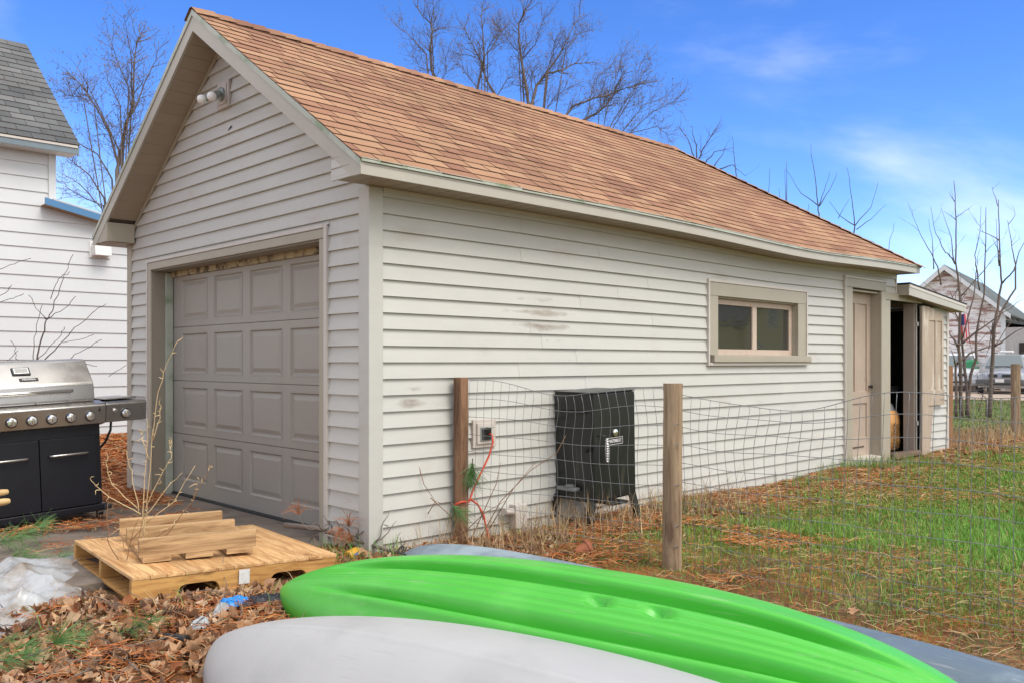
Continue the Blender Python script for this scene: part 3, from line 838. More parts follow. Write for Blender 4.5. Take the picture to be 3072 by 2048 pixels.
# things inside the open door
M['bag'] = mat('wood_shavings_bag', (0.60, 0.30, 0.10), 0.28, var=0.12, scale=18, bump=0.6, bscale=14, spec=0.6)
M['bagclear'] = mat('clear_bag_top', (0.25, 0.26, 0.27), 0.2, var=0.2, scale=10, spec=0.8)
bagl = thing('bedding_bag', 'tan plastic bag of pet bedding standing inside the open shed door', 'bag', (9.43, 0.37, 0.05))
rows = []
for i, (z, a, b_) in enumerate(((0,0.17,0.10),(0.03,0.20,0.13),(0.15,0.215,0.14),(0.30,0.20,0.13),(0.42,0.21,0.135),(0.52,0.19,0.12),(0.57,0.14,0.08))):
    rows.append([(a*math.copysign(abs(math.cos(t_))**0.7, math.cos(t_)) + 0.006*math.sin(5*t_+i), b_*math.copysign(abs(math.sin(t_))**0.7, math.sin(t_)), z) for t_ in [2*math.pi*j/20 for j in range(20)]])
q = MB().grid(rows, close=True); q.quad(*rows[0]); q.quad(*rows[-1]); q.build('sack', M['bag'], bagl, smooth=True)
q = MB().grid([[(-0.12,-0.05,0.57),(0,-0.08,0.57),(0.12,-0.05,0.57)],[(-0.14,-0.01,0.67),(0.0,-0.04,0.66),(0.12,-0.02,0.65)],[(-0.18,0.03,0.74),(0.0,0.0,0.70),(0.10,0.03,0.69)]]); q.build('gathered_top', M['bagclear'], bagl, smooth=True, fix=False)
M['ink'] = mat('black_ink', (0.012,0.014,0.012), 0.5, var=0)
text('EASYPICK', 0.085, M['ink'], bagl, (-0.135,-0.142,0.22), (R(90), R(-90), 0), bold=0.002)
text('BEDDING', 0.085, M['ink'], bagl, (-0.055,-0.152,0.20), (R(90), R(-90), 0), bold=0.002)
M['tub'] = mat('grey_tub', (0.42,0.41,0.38), 0.5)
tb = thing('storage_tub', 'pale grey tub resting on a dark crate inside the shed', 'tub', (10.05, 0.85, 0.05))
MB().hexa([(-0.26,-0.2,0.0),(0.3,-0.2,0.0),(0.3,0.2,0.0),(-0.26,0.2,0.0),(-0.3,-0.22,0.80),(0.34,-0.22,0.80),(0.34,0.22,0.80),(-0.3,0.22,0.80)]).build('crate', M['rubber'], tb)
MB().hexa([(-0.28,-0.24,0.803),(0.3,-0.24,0.803),(0.3,0.2,0.803),(-0.28,0.2,0.803),(-0.32,-0.27,0.905),(0.34,-0.27,0.905),(0.34,0.22,0.905),(-0.32,0.22,0.905)]).build('tub_body', M['tub'], tb, bevel=0.01)
M['orange'] = mat('orange_plastic', (0.65,0.11,0.02), 0.4)
oc = MB()
for i, a in enumerate((0.0, 0.9, 1.9, 2.9)):
    oc.tube([(0.08*math.cos(a), 0.03*i, 0.02), (0.13*math.cos(a+0.5), 0.03*i, 0.10), (0.05*math.cos(a+1), 0.03*i, 0.15)], 0.013, 6)
tag(oc.build('orange_strap', M['orange'], smooth=True, loc=(9.92, 0.72, 0.958)), 'tangled orange strap lying on the tub inside the shed', 'strap')
tag(MB().tube([(9.02,0.30,0.05),(9.20,0.38,0.9),(9.40,0.46,1.75)], 0.014, 8).build('broom_handle', wood('handle_wood',(0.42,0.30,0.17),(0.30,0.20,0.10),0.6,2), smooth=True), 'long wooden handle leaning in the dark shed doorway', 'handle')
tag(MB().hexa([(8.53,-0.10,0.0),(9.45,-0.12,0.0),(9.45,0.02,0.0),(8.53,0.04,0.0),(8.54,-0.085,0.085),(9.43,-0.10,0.075),(9.43,0.01,0.075),(8.54,0.02,0.09)]).build('step_log', wood('old_step_wood',(0.16,0.11,0.075),(0.08,0.055,0.04),0.9,0,12), bevel=0.02), 'dark rotten timber step at the open shed doorway', 'step')

# ------------------------------------------------------------------ fittings on the garage
M['block'] = mat('mount_block', (0.50,0.45,0.40), 0.45)
M['castgrey'] = mat('grey_green_casting', (0.25,0.29,0.27), 0.4, metal=0.3)
M['bulb'] = mat('frosted_bulb', (0.80,0.80,0.77), 0.18, var=0.02, spec=0.6)
fl = thing('floodlight', 'twin bulb outdoor light fixture on a square block high on the gable', 'light', (-0.018, 2.11, 3.61))
MB().box(-0.022,0.012,-0.105,0.105,-0.115,0.115).build('mounting_block', M['block'], fl, bevel=0.006)
MB().box(-0.030,-0.0225,-0.075,0.075,-0.085,0.085).build('block_face', M['block'], fl, bevel=0.004)
MB().lathe([(0.058,0.0),(0.058,0.014),(0.045,0.022),(0.02,0.026)], (-0.031,0.0,0.0), '-x', 20).build('canopy', M['castgrey'], fl, smooth='auto')
for dy, dz, nm in ((0.05, -0.03, 0), (-0.085, -0.045, 1)):
    a = Vector((-0.05, dy*0.3, 0.005)); d = Vector((-0.12, dy, dz-0.03)); e = a + d * 0.8
    h = MB().tube([a, a + d*0.25, a + d*0.3, e], [0.016, 0.016, 0.030, 0.032], 14).build('lamp_holder', M['castgrey'], fl, smooth='auto')
    dn = d.normalized(); cB = e + dn * 0.035
    rows = []
    u = dn.orthogonal().normalized(); v = dn.cross(u)
    for k in range(9):
        th = R(25 + 155 * k / 8); rr = 0.040 * math.sin(th) + 0.0005
        rows.append([tuple(cB + dn * (-0.040*math.cos(th)) + (u*math.cos(2*math.pi*j/16) + v*math.sin(2*math.pi*j/16))*rr) for j in range(16)])
    MB().grid(rows, close=True).build('bulb', M['bulb'], fl, smooth=True)
ob = thing('outlet_box', 'beige outdoor socket box with a plugged cord on the side wall', 'outlet', (1.03, -0.02, 0.785))
MB().box(-0.118,0.118,-0.02,0.016,-0.108,0.108).build('mounting_block', M['block'], ob, bevel=0.005)
MB().box(-0.085,0.085,-0.032,-0.0205,-0.08,0.08).build('block_face', M['block'], ob, bevel=0.004)
MB().box(-0.055,0.055,-0.040,-0.0325,-0.055,0.05).build('cover_plate', M['castgrey'], ob, bevel=0.003)
MB().box(-0.045,0.048,-0.0425,-0.0405,-0.048,0.03).build('socket_face', M['rubber'], ob)
MB().hexa([(-0.05,-0.041,0.035),(0.05,-0.041,0.035),(0.05,-0.041,0.045),(-0.05,-0.041,0.045),(-0.04,-0.10,0.05),(0.04,-0.10,0.05),(0.04,-0.10,0.056),(-0.04,-0.10,0.056)]).build('flip_cover', mat('clear_cover',(0.45,0.47,0.47),0.2), ob)
M['cordm'] = mat('orange_cord', (0.62,0.075,0.03), 0.45, var=0.05)
cd = MB().tube([(1.045,-0.07,0.785),(1.045,-0.105,0.775),(1.05,-0.11,0.72),(1.02,-0.10,0.62),(0.95,-0.09,0.50),(0.88,-0.09,0.40),(0.83,-0.10,0.32),(0.79,-0.13,0.30),(0.70,-0.15,0.31),(0.66,-0.12,0.29)], 0.0075, 8)
cd.tube([(0.82,-0.11,0.315),(0.87,-0.14,0.27),(0.91,-0.16,0.19),(0.915,-0.18,0.10),(0.91,-0.22,0.02),(0.90,-0.3,0.0)], 0.0075, 8)
cord = cd.build('extension_cord', M['cordm'], smooth=True); tag(cord, 'orange extension cord hanging from the socket and looped round the post', 'cord')
pb = thing('drain_pipe', 'beige block and short pipe low on the side wall', 'pipe', (1.37, -0.02, 0.0))
MB().box(-0.06,0.07,-0.075,0.015,0.02,0.21).build('block', M['trim_light'], pb, bevel=0.006)
MB().tube([(-0.17,-0.05,0.17),(-0.06,-0.04,0.155)], 0.028, 12).build('pipe', M['block'], pb, smooth='auto')
MB().tube([(0.0,-0.04,0.02),(0.0,-0.04,-0.04)], 0.03, 10).build('spout', M['trim_light'], pb, smooth='auto')
# dirt streaks on siding: thin dried mud smears
M['smear'] = mat('dried_mud', (0.36,0.30,0.235), 0.8, var=0.1, alpha=1.0)
def smear_mat():
    m = bpy.data.materials.new('mud_smear'); m.use_nodes = True
    t = m.node_tree; N = t.nodes; L = t.links; b = N['Principled BSDF']
    b.inputs['Base Color'].default_value = (0.30,0.24,0.18,1); b.inputs['Roughness'].default_value = 0.8
    co = N.new('ShaderNodeTexCoord')
    n = N.new('ShaderNodeTexNoise'); n.inputs['Scale'].default_value = 9; n.inputs['Detail'].default_value = 7; n.inputs['Roughness'].default_value = 0.6
    mp_ = N.new('ShaderNodeMapping'); mp_.inputs['Scale'].default_value = (0.5,1,1.4)
    L.new(co.outputs['Object'], mp_.inputs['Vector']); L.new(mp_.outputs[0], n.inputs['Vector'])
    ln = N.new('ShaderNodeVectorMath'); ln.operation = 'LENGTH'
    m2 = N.new('ShaderNodeMapping'); m2.inputs['Scale'].default_value = (2.0,0.0,1.0)
    gc = N.new('ShaderNodeVectorMath'); gc.operation = 'SUBTRACT'; gc.inputs[1].default_value = (0.5,0.5,0.5)
    L.new(co.outputs['Generated'], gc.inputs[0]); L.new(gc.outputs[0], ln.inputs[0])
    fall = N.new('ShaderNodeMapRange'); fall.inputs['From Min'].default_value = 0.15; fall.inputs['From Max'].default_value = 0.5
    fall.inputs['To Min'].default_value = 0.16; fall.inputs['To Max'].default_value = -0.28
    L.new(ln.outputs['Value'], fall.inputs['Value'])
    ad_ = N.new('ShaderNodeMath'); L.new(n.outputs['Fac'], ad_.inputs[0]); L.new(fall.outputs[0], ad_.inputs[1])
    r_ = N.new('ShaderNodeMapRange'); r_.inputs['From Min'].default_value = 0.46; r_.inputs['From Max'].default_value = 0.78; r_.inputs['To Max'].default_value = 0.5
    L.new(ad_.outputs[0], r_.inputs['Value']); L.new(r_.outputs[0], b.inputs['Alpha'])
    return m
M['smear'] = smear_mat()
def smear(x0, x1, z0, z1):
    q = MB()
    for z in courses:
        a, b_ = max(z + 0.003, z0), min(z + EXP - 0.004, z1)
        if b_ - a < 0.01: continue
        def yy(zz): return -(0.024 - 0.021 * (zz - z) / EXP) - 0.0038
        q.quad((x0,yy(a),a),(x1,yy(a),a),(x1,yy(b_),b_),(x0,yy(b_),b_))
    q.build('mud_stain', M['smear'], sw, fix=False)
smear(1.1, 2.3, 1.40, 1.98); smear(0.09, 0.60, 0.90, 1.20)
MB().quad((-0.0215,1.99,3.33),(-0.0215,2.05,3.30),(-0.0215,2.04,3.29),(-0.0215,1.98,3.31)).build('mark', M['rubber'], gw, fix=False)

# ------------------------------------------------------------------ white house on the far left
house = thing('white_house', 'white clapboard house with grey shingle roof beside the garage', 'house', (0, 9.0, 0))
M['white'] = mat('white_siding', (0.61,0.635,0.645), 0.45, var=0.04, scale=1.5, col2=(0.52,0.52,0.50), c2=(0.6,0.85), c2scale=1.2, objrand=0.015)
M['bluetrim'] = mat('blue_trim', (0.075,0.21,0.40), 0.5, var=0.1, scale=4)
M['slate'] = mat('blue_grey_trim', (0.16,0.21,0.24), 0.5)
HY = 9.0
hw = rel(MB().box(-7,0.66,9.004,9.2,0.1,4.55).box(0.66,3.6,9.004,9.2,0.1,3.20).box(0.55,0.66,9.2,13.4,3,4.55), 0, 9.0).build('wall', M['sheath'], house)
zi = 1.769 - 0.2032 * 8
while zi < 4.5:
    z1 = min(zi + 0.2032, 4.46)
    def wl(z):   # right end of the wall at a height
        return 0.66 if z > 3.62 else min(3.6, 0.66 + (3.615 - z) / 0.204)
    xa, xb = wl(zi), wl(z1 + 0.003)
    q = MB().hexa([(-7,-0.022,zi),(xa,-0.022,zi),(xa,0.004,zi),(-7,0.004,zi),(-7,-0.006,z1+0.003),(xb,-0.006,z1+0.003),(xb,0.004,z1+0.003),(-7,0.004,z1+0.003)])
    q.build('siding_board', M['white'], hw); zi += 0.2032
rel(MB().box(0.60,0.70,8.962,9.06,3.62,4.46), 0, 9).build('corner_board', M['white'], house, bevel=0.004)
rel(MB().box(-7,3.6,8.97,9.2,-0.1,0.15), 0, 9).build('foundation', M['concrete'], house)
HE, HR, HEY, HRY, HXR = 4.50, 6.66, 8.68, 11.3, 0.93
hr = rel(MB().hexa([(-7,HEY,HE-0.03),(HXR,HEY,HE-0.03),(HXR,HRY,HR-0.03),(-7,HRY,HR-0.03),(-7,HEY,HE),(HXR,HEY,HE),(HXR,HRY,HR),(-7,HRY,HR)]).hexa([(-7,HRY,HR-0.03),(HXR,HRY,HR-0.03),(HXR,13.9,HE-0.03),(-7,13.9,HE-0.03),(-7,HRY,HR),(HXR,HRY,HR),(HXR,13.9,HE),(-7,13.9,HE)]), 0, 9).build('roof', M['grey_shingle'], house)
rel(MB().box(-7,HXR-0.02,HEY+0.0,HEY+0.02,HE-0.13,HE-0.035), 0, 9).build('eave_fascia', M['slate'], hr)
rel(MB().box(-7,HXR-0.02,HEY-0.012,HEY+0.0,HE-0.045,HE-0.012), 0, 9).build('drip_edge', M['trim_light'], hr)
rel(MB().hexa([(-7,HEY+0.02,HE-0.13),(HXR-0.02,HEY+0.02,HE-0.13),(HXR-0.02,9.02,HE-0.13),(-7,9.02,HE-0.13),(-7,HEY+0.02,HE-0.12),(HXR-0.02,HEY+0.02,HE-0.12),(HXR-0.02,9.02,HE-0.12),(-7,9.02,HE-0.12)]), 0, 9).build('soffit', M['white'], hr)
rel(MB().hexa([(HXR-0.02,HEY,HE-0.16),(HXR,HEY,HE-0.16),(HXR,HRY,HR-0.18),(HXR-0.02,HRY,HR-0.18),(HXR-0.02,HEY,HE-0.032),(HXR,HEY,HE-0.032),(HXR,HRY,HR-0.032),(HXR-0.02,HRY,HR-0.032)]), 0, 9).build('rake_board', M['slate'], hr)
ha = math.atan2(HR-HE, HRY-HEY); hs_ = math.hypot(HR-HE, HRY-HEY); NCH = 19; se = hs_/NCH
hme = [MB().hexa([(0.004,0,0),(l_-0.004,0,0),(l_-0.004,se+0.03,0),(0.004,se+0.03,0),(0.004,0,0.009),(l_-0.004,0,0.009),(l_-0.004,se+0.03,0.003),(0.004,se+0.03,0.003)]).mesh('shingle', M['grey_shingle']) for l_ in (0.32,)]
for me_ in hme: dark_edges(me_)
for c in range(NCH):
    x = HXR + 0.015 - (0.16 if c % 2 else 0.0)
    if c % 2: inst(hme[0], 'shingle', hr, (x, HEY - 9.0 + (c*se-0.012)*math.cos(ha) - 0.004*math.sin(ha), HE + (c*se-0.012)*math.sin(ha) + 0.004), (ha-0.03,0,0), (0.5,1,1))
    for k in range(7):
        x -= 0.32
        inst(hme[0], 'shingle', hr, (x, HEY - 9.0 + (c*se-0.012)*math.cos(ha) - 0.004*math.sin(ha), HE + (c*se-0.012)*math.sin(ha) + 0.004 + random.uniform(0,0.002)), (ha-0.03,0,0))
# low wing with blue edge
wg = rel(MB().hexa([(0.62,8.80,3.64),(4.0,8.80,2.95),(4.0,12,2.95),(0.62,12,3.64),(0.62,8.80,3.70),(4.0,8.80,3.01),(4.0,12,3.01),(0.62,12,3.70)]), 0, 9).build('wing_roof', M['trim_light'], house)
rel(MB().hexa([(0.50,8.785,3.60),(4.0,8.785,2.885),(4.0,8.80,2.885),(0.50,8.80,3.60),(0.50,8.785,3.70),(4.0,8.785,2.985),(4.0,8.80,2.985),(0.50,8.80,3.70)]), 0, 9).build('wing_fascia', M['bluetrim'], wg)
rel(MB().hexa([(0.50,8.80,3.60),(4.0,8.80,2.885),(4.0,8.99,2.885),(0.50,8.99,3.60),(0.50,8.80,3.606),(4.0,8.80,2.891),(4.0,8.99,2.891),(0.50,8.99,3.606)]), 0, 9).build('wing_soffit', wood('bare_soffit',(0.36,0.24,0.15),(0.22,0.14,0.08),0.8,0), wg)
vh = MB()
vh.prism([(1.20,8.978,3.13),(1.20,8.83,3.10),(1.20,8.80,2.93),(1.20,8.978,2.93)], (0.24,0,0)).box(1.17,1.47,8.968,8.979,2.90,3.15)
tag(vh.build('vent_hood', mat('white_plastic',(0.72,0.71,0.68),0.35), bevel=0.008), 'white plastic vent hood on the white house wall under the garage eave', 'vent')
# shrub of bare canes against the house wall
# ------------------------------------------------------------------ gas grill
def steel(name, col, rough, ax=0):
    m = bpy.data.materials.new(name); m.use_nodes = True
    t = m.node_tree; N = t.nodes; L = t.links; b = N['Principled BSDF']
    b.inputs['Metallic'].default_value = 0.95; b.inputs['Base Color'].default_value = (*col, 1)
    co = N.new('ShaderNodeTexCoord'); mp_ = N.new('ShaderNodeMapping'); sc = [140,140,140]; sc[ax] = 1.5
    mp_.inputs['Scale'].default_value = sc; L.new(co.outputs['Object'], mp_.inputs['Vector'])
    n = N.new('ShaderNodeTexNoise'); n.inputs['Scale'].default_value = 1.0; n.inputs['Detail'].default_value = 3
    L.new(mp_.outputs[0], n.inputs['Vector'])
    n2 = N.new('ShaderNodeTexNoise'); n2.inputs['Scale'].default_value = 7.0; n2.inputs['Detail'].default_value = 6
    L.new(co.outputs['Object'], n2.inputs['Vector'])
    r_ = N.new('ShaderNodeMapRange'); r_.inputs['To Min'].default_value = rough - 0.06; r_.inputs['To Max'].default_value = rough + 0.14
    L.new(n2.outputs['Fac'], r_.inputs['Value']); L.new(r_.outputs[0], b.inputs['Roughness'])
    bp = N.new('ShaderNodeBump'); bp.inputs['Strength'].default_value = 0.025; bp.inputs['Distance'].default_value = 0.001
    L.new(n.outputs['Fac'], bp.inputs['Height']); L.new(bp.outputs[0], b.inputs['Normal'])
    return m
M['steel'] = steel('brushed_steel', (0.42,0.41,0.395), 0.24)
M['chrome'] = steel('polished_chrome', (0.72,0.71,0.69), 0.10)
M['cabinet'] = mat('black_navy_enamel', (0.009,0.0095,0.014), 0.38, var=0.2, scale=5, spec=0.35, col2=(0.05,0.048,0.05), c2=(0.72,0.80), c2scale=16, bump=0.03, bscale=120)
M['plastic'] = mat('black_plastic', (0.02,0.02,0.02), 0.45)
grill = thing('gas_grill', 'stainless steel gas grill with black cabinet standing by the driveway', 'grill', (-0.84, 2.60, 0.03), (0, R(-2.3), R(3)))
MB().box(-0.98,0,0.02,0.55,0.13,0.80).build('cabinet', M['cabinet'], grill, bevel=0.006)
MB().box(-1.0,0.03,0.0,0.56,0.07,0.128).build('base', M['cabinet'], grill, bevel=0.008)
for i, (a, c) in enumerate(((-0.955,-0.482),(-0.476,-0.045))):
    d = MB().box(a, c, -0.004, 0.019, 0.135, 0.70).build('cabinet_door', M['cabinet'], grill, bevel=0.004)
    xa, xb = (a+0.06, c-0.09) if i == 0 else (a+0.07, c-0.08)
    MB().tube([(xa,-0.006,0.565),(xa,-0.035,0.567),(xa+0.02,-0.042,0.567),(xb-0.02,-0.042,0.567),(xb,-0.035,0.567),(xb,-0.006,0.565)], 0.0105, 10).build('handle', M['steel'], d, smooth=True)
MB().box(-0.972,-0.008,0.002,0.0195,0.703,0.795).build('cabinet_rail', M['cabinet'], grill)
# control panel: face and rolled top edge
prof = [(0.03,0.78),(-0.055,0.80),(-0.075,0.925),(-0.078,0.945),(-0.070,0.958),(-0.055,0.965),(0.06,0.985),(0.06,0.78)]
cp = MB().prism([(-1.03,a,z) for a,z in prof], (1.05,0,0)).build('control_panel', M['steel'], grill, bevel=0.004)
for x in (-0.835,-0.69,-0.545,-0.40,-0.255,-0.105):
    k_ = MB().lathe([(0.043,0.0),(0.043,0.007),(0.034,0.009)], (x,-0.066,0.865), '-y', 22).build('knob', M['plastic'], cp, smooth='auto')
    MB().lathe([(0.036,0.009),(0.036,0.02),(0.030,0.026),(0.010,0.028)], (x,-0.066,0.865), '-y', 22).build('knob_cap', M['chrome'], k_, smooth='auto')
    MB().box(x-0.007,x+0.007,-0.108,-0.092,0.838,0.892).build('knob_grip', M['chrome'], k_, bevel=0.004)
    text('o', 0.02, M['ink'], cp, (x, -0.0735, 0.925), (R(82),0,0), name='burner_mark')
MB().prism([(-0.045,-0.0705,0.905),(-0.030,-0.0705,0.895),(-0.022,-0.074,0.915),(-0.035,-0.075,0.94),(-0.036,-0.073,0.92)], (0,-0.002,0)).build('flame_emblem', M['ink'], cp)
# side shelf with one burner
prof2 = [(0.04,0.80),(-0.050,0.80),(-0.072,0.925),(-0.076,0.945),(-0.066,0.960),(-0.05,0.966),(0.50,0.985),(0.50,0.93),(0.04,0.93)]
ss = MB().prism([(0.027,a,z) for a,z in prof2], (0.335,0,0)).build('side_shelf', M['steel'], grill, bevel=0.004)
kk = MB().lathe([(0.043,0.0),(0.043,0.007),(0.034,0.009)], (0.185,-0.063,0.865), '-y', 22).build('knob', M['plastic'], ss, smooth='auto')
MB().lathe([(0.036,0.009),(0.036,0.02),(0.030,0.026),(0.010,0.028)], (0.185,-0.063,0.865), '-y', 22).build('knob_cap', M['chrome'], kk, smooth='auto')
MB().box(0.178,0.192,-0.105,-0.090,0.838,0.892).build('knob_grip', M['chrome'], kk, bevel=0.004)
MB().lathe([(0.018,0.0),(0.018,0.012),(0.012,0.014),(0.012,0.024)], (0.095,-0.063,0.895), '-y', 16).build('igniter_button', M['chrome'], ss, smooth='auto')
MB().box(0.06,0.33,0.05,0.42,0.981,0.992).build('burner_lid', M['steel'], ss, bevel=0.004)
# hood
lp = [(0.035,0.990),(0.030,1.005),(0.040,1.11),(0.055,1.145),(0.185,1.300),(0.205,1.318),(0.23,1.325),(0.42,1.33),(0.50,1.27),(0.54,1.10),(0.545,0.99)]
ld = MB().prism([(-0.995,a,z) for a,z in lp], (0.97,0,0)).build('lid', M['steel'], grill, bevel=0.006)
MB().tube([(-0.93,0.034,1.075),(-0.93,-0.005,1.078),(-0.915,-0.022,1.078),(-0.235,-0.022,1.078),(-0.22,-0.005,1.078),(-0.22,0.034,1.075)], 0.0155, 12).build('lid_handle', M['chrome'], ld, smooth=True)
sl_ = math.atan2(0.155, 0.13)
def on_lid(x, s): return Vector((x, 0.055 + 0.13*s, 1.145 + 0.155*s))
tg = 0
def lid_plate(name, m, cx_, s, w, h, d0, d1, bev):
    o = MB().box(-w/2, w/2, -h/2, h/2, d0, d1).build(name, m, ld, bevel=bev)
    o.location = on_lid(cx_, s); o.rotation_euler = (sl_, 0, 0); return o
lid_plate('thermometer', M['plastic'], -0.545, 0.63, 0.135, 0.078, -0.002, 0.012, 0.012)
lid_plate('thermometer_rim', M['chrome'], -0.545, 0.63, 0.112, 0.056, 0.0122, 0.018, 0.008)
lid_plate('thermometer_face', mat('pale_dial',(0.36,0.35,0.33),0.3), -0.545, 0.63, 0.09, 0.038, 0.0182, 0.0195, 0.003)
lid_plate('name_badge', M['plastic'], -0.505, 0.22, 0.14, 0.032, -0.001, 0.006, 0.004)
b_t = text('NEXGRILL', 0.021, M['chrome'], ld, on_lid(-0.505,0.22) + Vector((0,-0.0055,0.0046)), (sl_,0,0), sx=1.05, bold=0.0006)
# casters and hose
for x, y in ((-0.03,0.06),(-0.03,0.48),(-0.95,0.06),(-0.95,0.48)):
    c_ = MB().lathe([(0.018,-0.014),(0.033,-0.012),(0.036,0.0),(0.033,0.012),(0.018,0.014)], (x+0.02,y,0.012), 'x', 18).build('caster', M['plastic'], grill, smooth='auto')
    MB().box(x-0.004,x-0.000,y-0.02,y+0.02,0.005,0.068).box(x+0.038,x+0.042,y-0.02,y+0.02,0.005,0.068).box(x-0.004,x+0.042,y-0.025,y+0.025,0.055,0.069).build('caster_fork', M['steel'], c_)
MB().box(0.0,0.06,-0.015,0.06,0.075,0.115).build('corner_bumper', M['plastic'], grill, bevel=0.008)
MB().tube([(0.13,0.10,0.81),(0.125,0.11,0.72),(0.09,0.14,0.62),(0.02,0.2,0.52),(-0.05,0.28,0.48)], 0.0105, 8).build('gas_hose', M['plastic'], grill, smooth=True)

# ------------------------------------------------------------------ wheelbarrow just outside the left edge, only its handles reach in
M['tool'] = wood('tool_handle', (0.62,0.43,0.20), (0.46,0.29,0.12), 0.5, 0, 9)
wb = thing('wheelbarrow', 'wheelbarrow whose two rounded pale wooden handles poke in before the grill', 'wheelbarrow', (-2.95, 0.05, 0))
hdv = Vector((-0.97, 0.22, -0.10)).normalized()
for tip in (Vector((-2.207,0.05,0.664)), Vector((-2.287,-0.29,0.664))):
    e = tip - Vector(wb.location)
    MB().tube([e - hdv*0.004, e, e + hdv*0.02, e + hdv*0.12, e + hdv*1.25], [0.006,0.012,0.0165,0.019,0.019], 12).build('handle', M['tool'], wb, smooth=True)
tc_ = Vector((-2.247,-0.12,0.664)) + hdv*0.85 - Vector(wb.location)
tr_ = MB()
def ringz(w, l, z): return [(tc_.x-l, tc_.y-w, tc_.z+z), (tc_.x+l, tc_.y-w, tc_.z+z), (tc_.x+l, tc_.y+w, tc_.z+z), (tc_.x-l, tc_.y+w, tc_.z+z)]
rs_ = [ringz(0.16,0.22,-0.13), ringz(0.27,0.36,0.12), ringz(0.28,0.37,0.12), ringz(0.17,0.23,-0.12)]
tr_.grid(rs_, close=True); tr_.quad(*rs_[0]); tr_.quad(*rs_[-1]); tr_.build('tray', M['castgrey'], wb)
for yy_ in (-0.2, 0.2): MB().tube([(tc_.x+0.12, tc_.y+yy_, tc_.z-0.10), (tc_.x+0.16, tc_.y+yy_, -0.01)], 0.016, 8).build('leg', M['plastic'], wb, smooth=True)
wh = MB().lathe([(0.10,-0.04),(0.18,-0.045),(0.20,0.0),(0.18,0.045),(0.10,0.04)], (tc_.x-0.5, tc_.y, 0.19), 'y', 20).build('wheel', M['plastic'], wb, smooth='auto')
MB().tube([(tc_.x-0.5, tc_.y-0.13, 0.19), (tc_.x-0.5, tc_.y+0.13, 0.19)], 0.012, 8).build('axle', M['castgrey'], wh)

# ------------------------------------------------------------------ pallet
PB = Vector((-1.64, -0.095, 0.008)); PR = R(-5.5)
pallet = thing('wooden_pallet', 'large clean timber pallet lying in front of the garage door', 'pallet', PB, (R(-0.4),R(1.8),PR))
PU, PV = 1.24, 1.35
M['deck'] = wood('pine_deck', (0.66,0.42,0.20), (0.34,0.155,0.05), 0.6, 1, 8, 0.16)
M['stringer'] = wood('pine_stringer', (0.58,0.33,0.11), (0.30,0.13,0.035), 0.6, 0, 8, 0.10)
nb = 13; bw = PU / nb
for i in range(nb):
    x0 = i * bw + random.uniform(0.0004, 0.0014)
    MB().box(x0, (i+1)*bw - random.uniform(0.0004,0.0014), random.uniform(-0.004,0.004), PV + random.uniform(-0.004,0.004), 0.122, 0.1415 + random.uniform(-0.001,0.001)).build('deck_board', M['deck'], pallet, bevel=0.0015, seg=1)
def stringer(y0, y1):
    zb, zt = 0.019, 0.1205
    poly = [(0.0,zb)]
    for a, c in ((0.25,0.49),(0.80,1.04)):
        poly += [(a,zb),(a+0.004,zb+0.022),(a+0.02,zb+0.042),(a+0.045,zb+0.05),(c-0.045,zb+0.05),(c-0.02,zb+0.042),(c-0.004,zb+0.022),(c,zb)]
    poly += [(PU,zb),(PU,zt),(0,zt)]
    # split into simple columns so the notch stays clean
    q = MB(); q.prism([(x,y0,z) for x,z in poly], (0,y1-y0,0))
    return q
for y0 in (0.004, PV/2-0.022, PV-0.048):
    o = stringer(y0, y0+0.044).build('stringer', M['stringer'], pallet)
    bm = bmesh.new(); bm.from_mesh(o.data); bmesh.ops.triangulate(bm, faces=[f for f in bm.faces if len(f.verts) > 4]); bm.to_mesh(o.data); bm.free()
for x0 in (0.0, 0.14, 0.49, 0.64, 0.97, 1.11):
    MB().box(x0+0.002, x0+0.128, 0.0, PV, 0.0, 0.0185).build('bottom_board', M['stringer'], pallet, bevel=0.0015, seg=1)
MB().box(0.60,0.665,-0.0065,-0.0045,0.03,0.115).build('paper_tag', mat('paper_tag',(0.62,0.62,0.60),0.7,var=0.15,scale=30), pallet).rotation_euler = (0,0,0)
# nail heads
nm_ = MB().lathe([(0.0035,0),(0.0035,0.0012)], (0,0,0), 'z', 6).mesh('nail_head', mat('nail_steel',(0.10,0.08,0.07),0.5,metal=0.6))
for i in range(nb):
    for y in (0.026, PV/2, PV-0.026):
        for dx in (0.25, 0.75): inst(nm_, 'nail_head', pallet, ((i+dx)*bw + random.uniform(-0.006,0.006), y + random.uniform(-0.012,0.012), 0.1415))
# small skid lying on it
skid = thing('small_skid', 'small skid of three thick beams lying on top of the pallet', 'skid', (-1.475, 0.225, 0.146), (0,0,R(-14)))
M['beam'] = wood('stained_beam', (0.56,0.37,0.19), (0.20,0.11,0.05), 0.7, 0, 7, 0.10)
for i, (x0, y0, l_) in enumerate(((0.0,0.0,0.68),(-0.02,0.40,0.66),(-0.02,0.78,0.66))):
    MB().box(x0, x0+l_, y0, y0+0.05, 0.0335, 0.14).build('beam', M['beam'], skid, bevel=0.003)
for x0 in (0.02, 0.26, 0.50):
    MB().box(x0, x0+0.16, 0.0, 0.84, 0.0, 0.033).build('slat', M['beam'], skid, bevel=0.002)

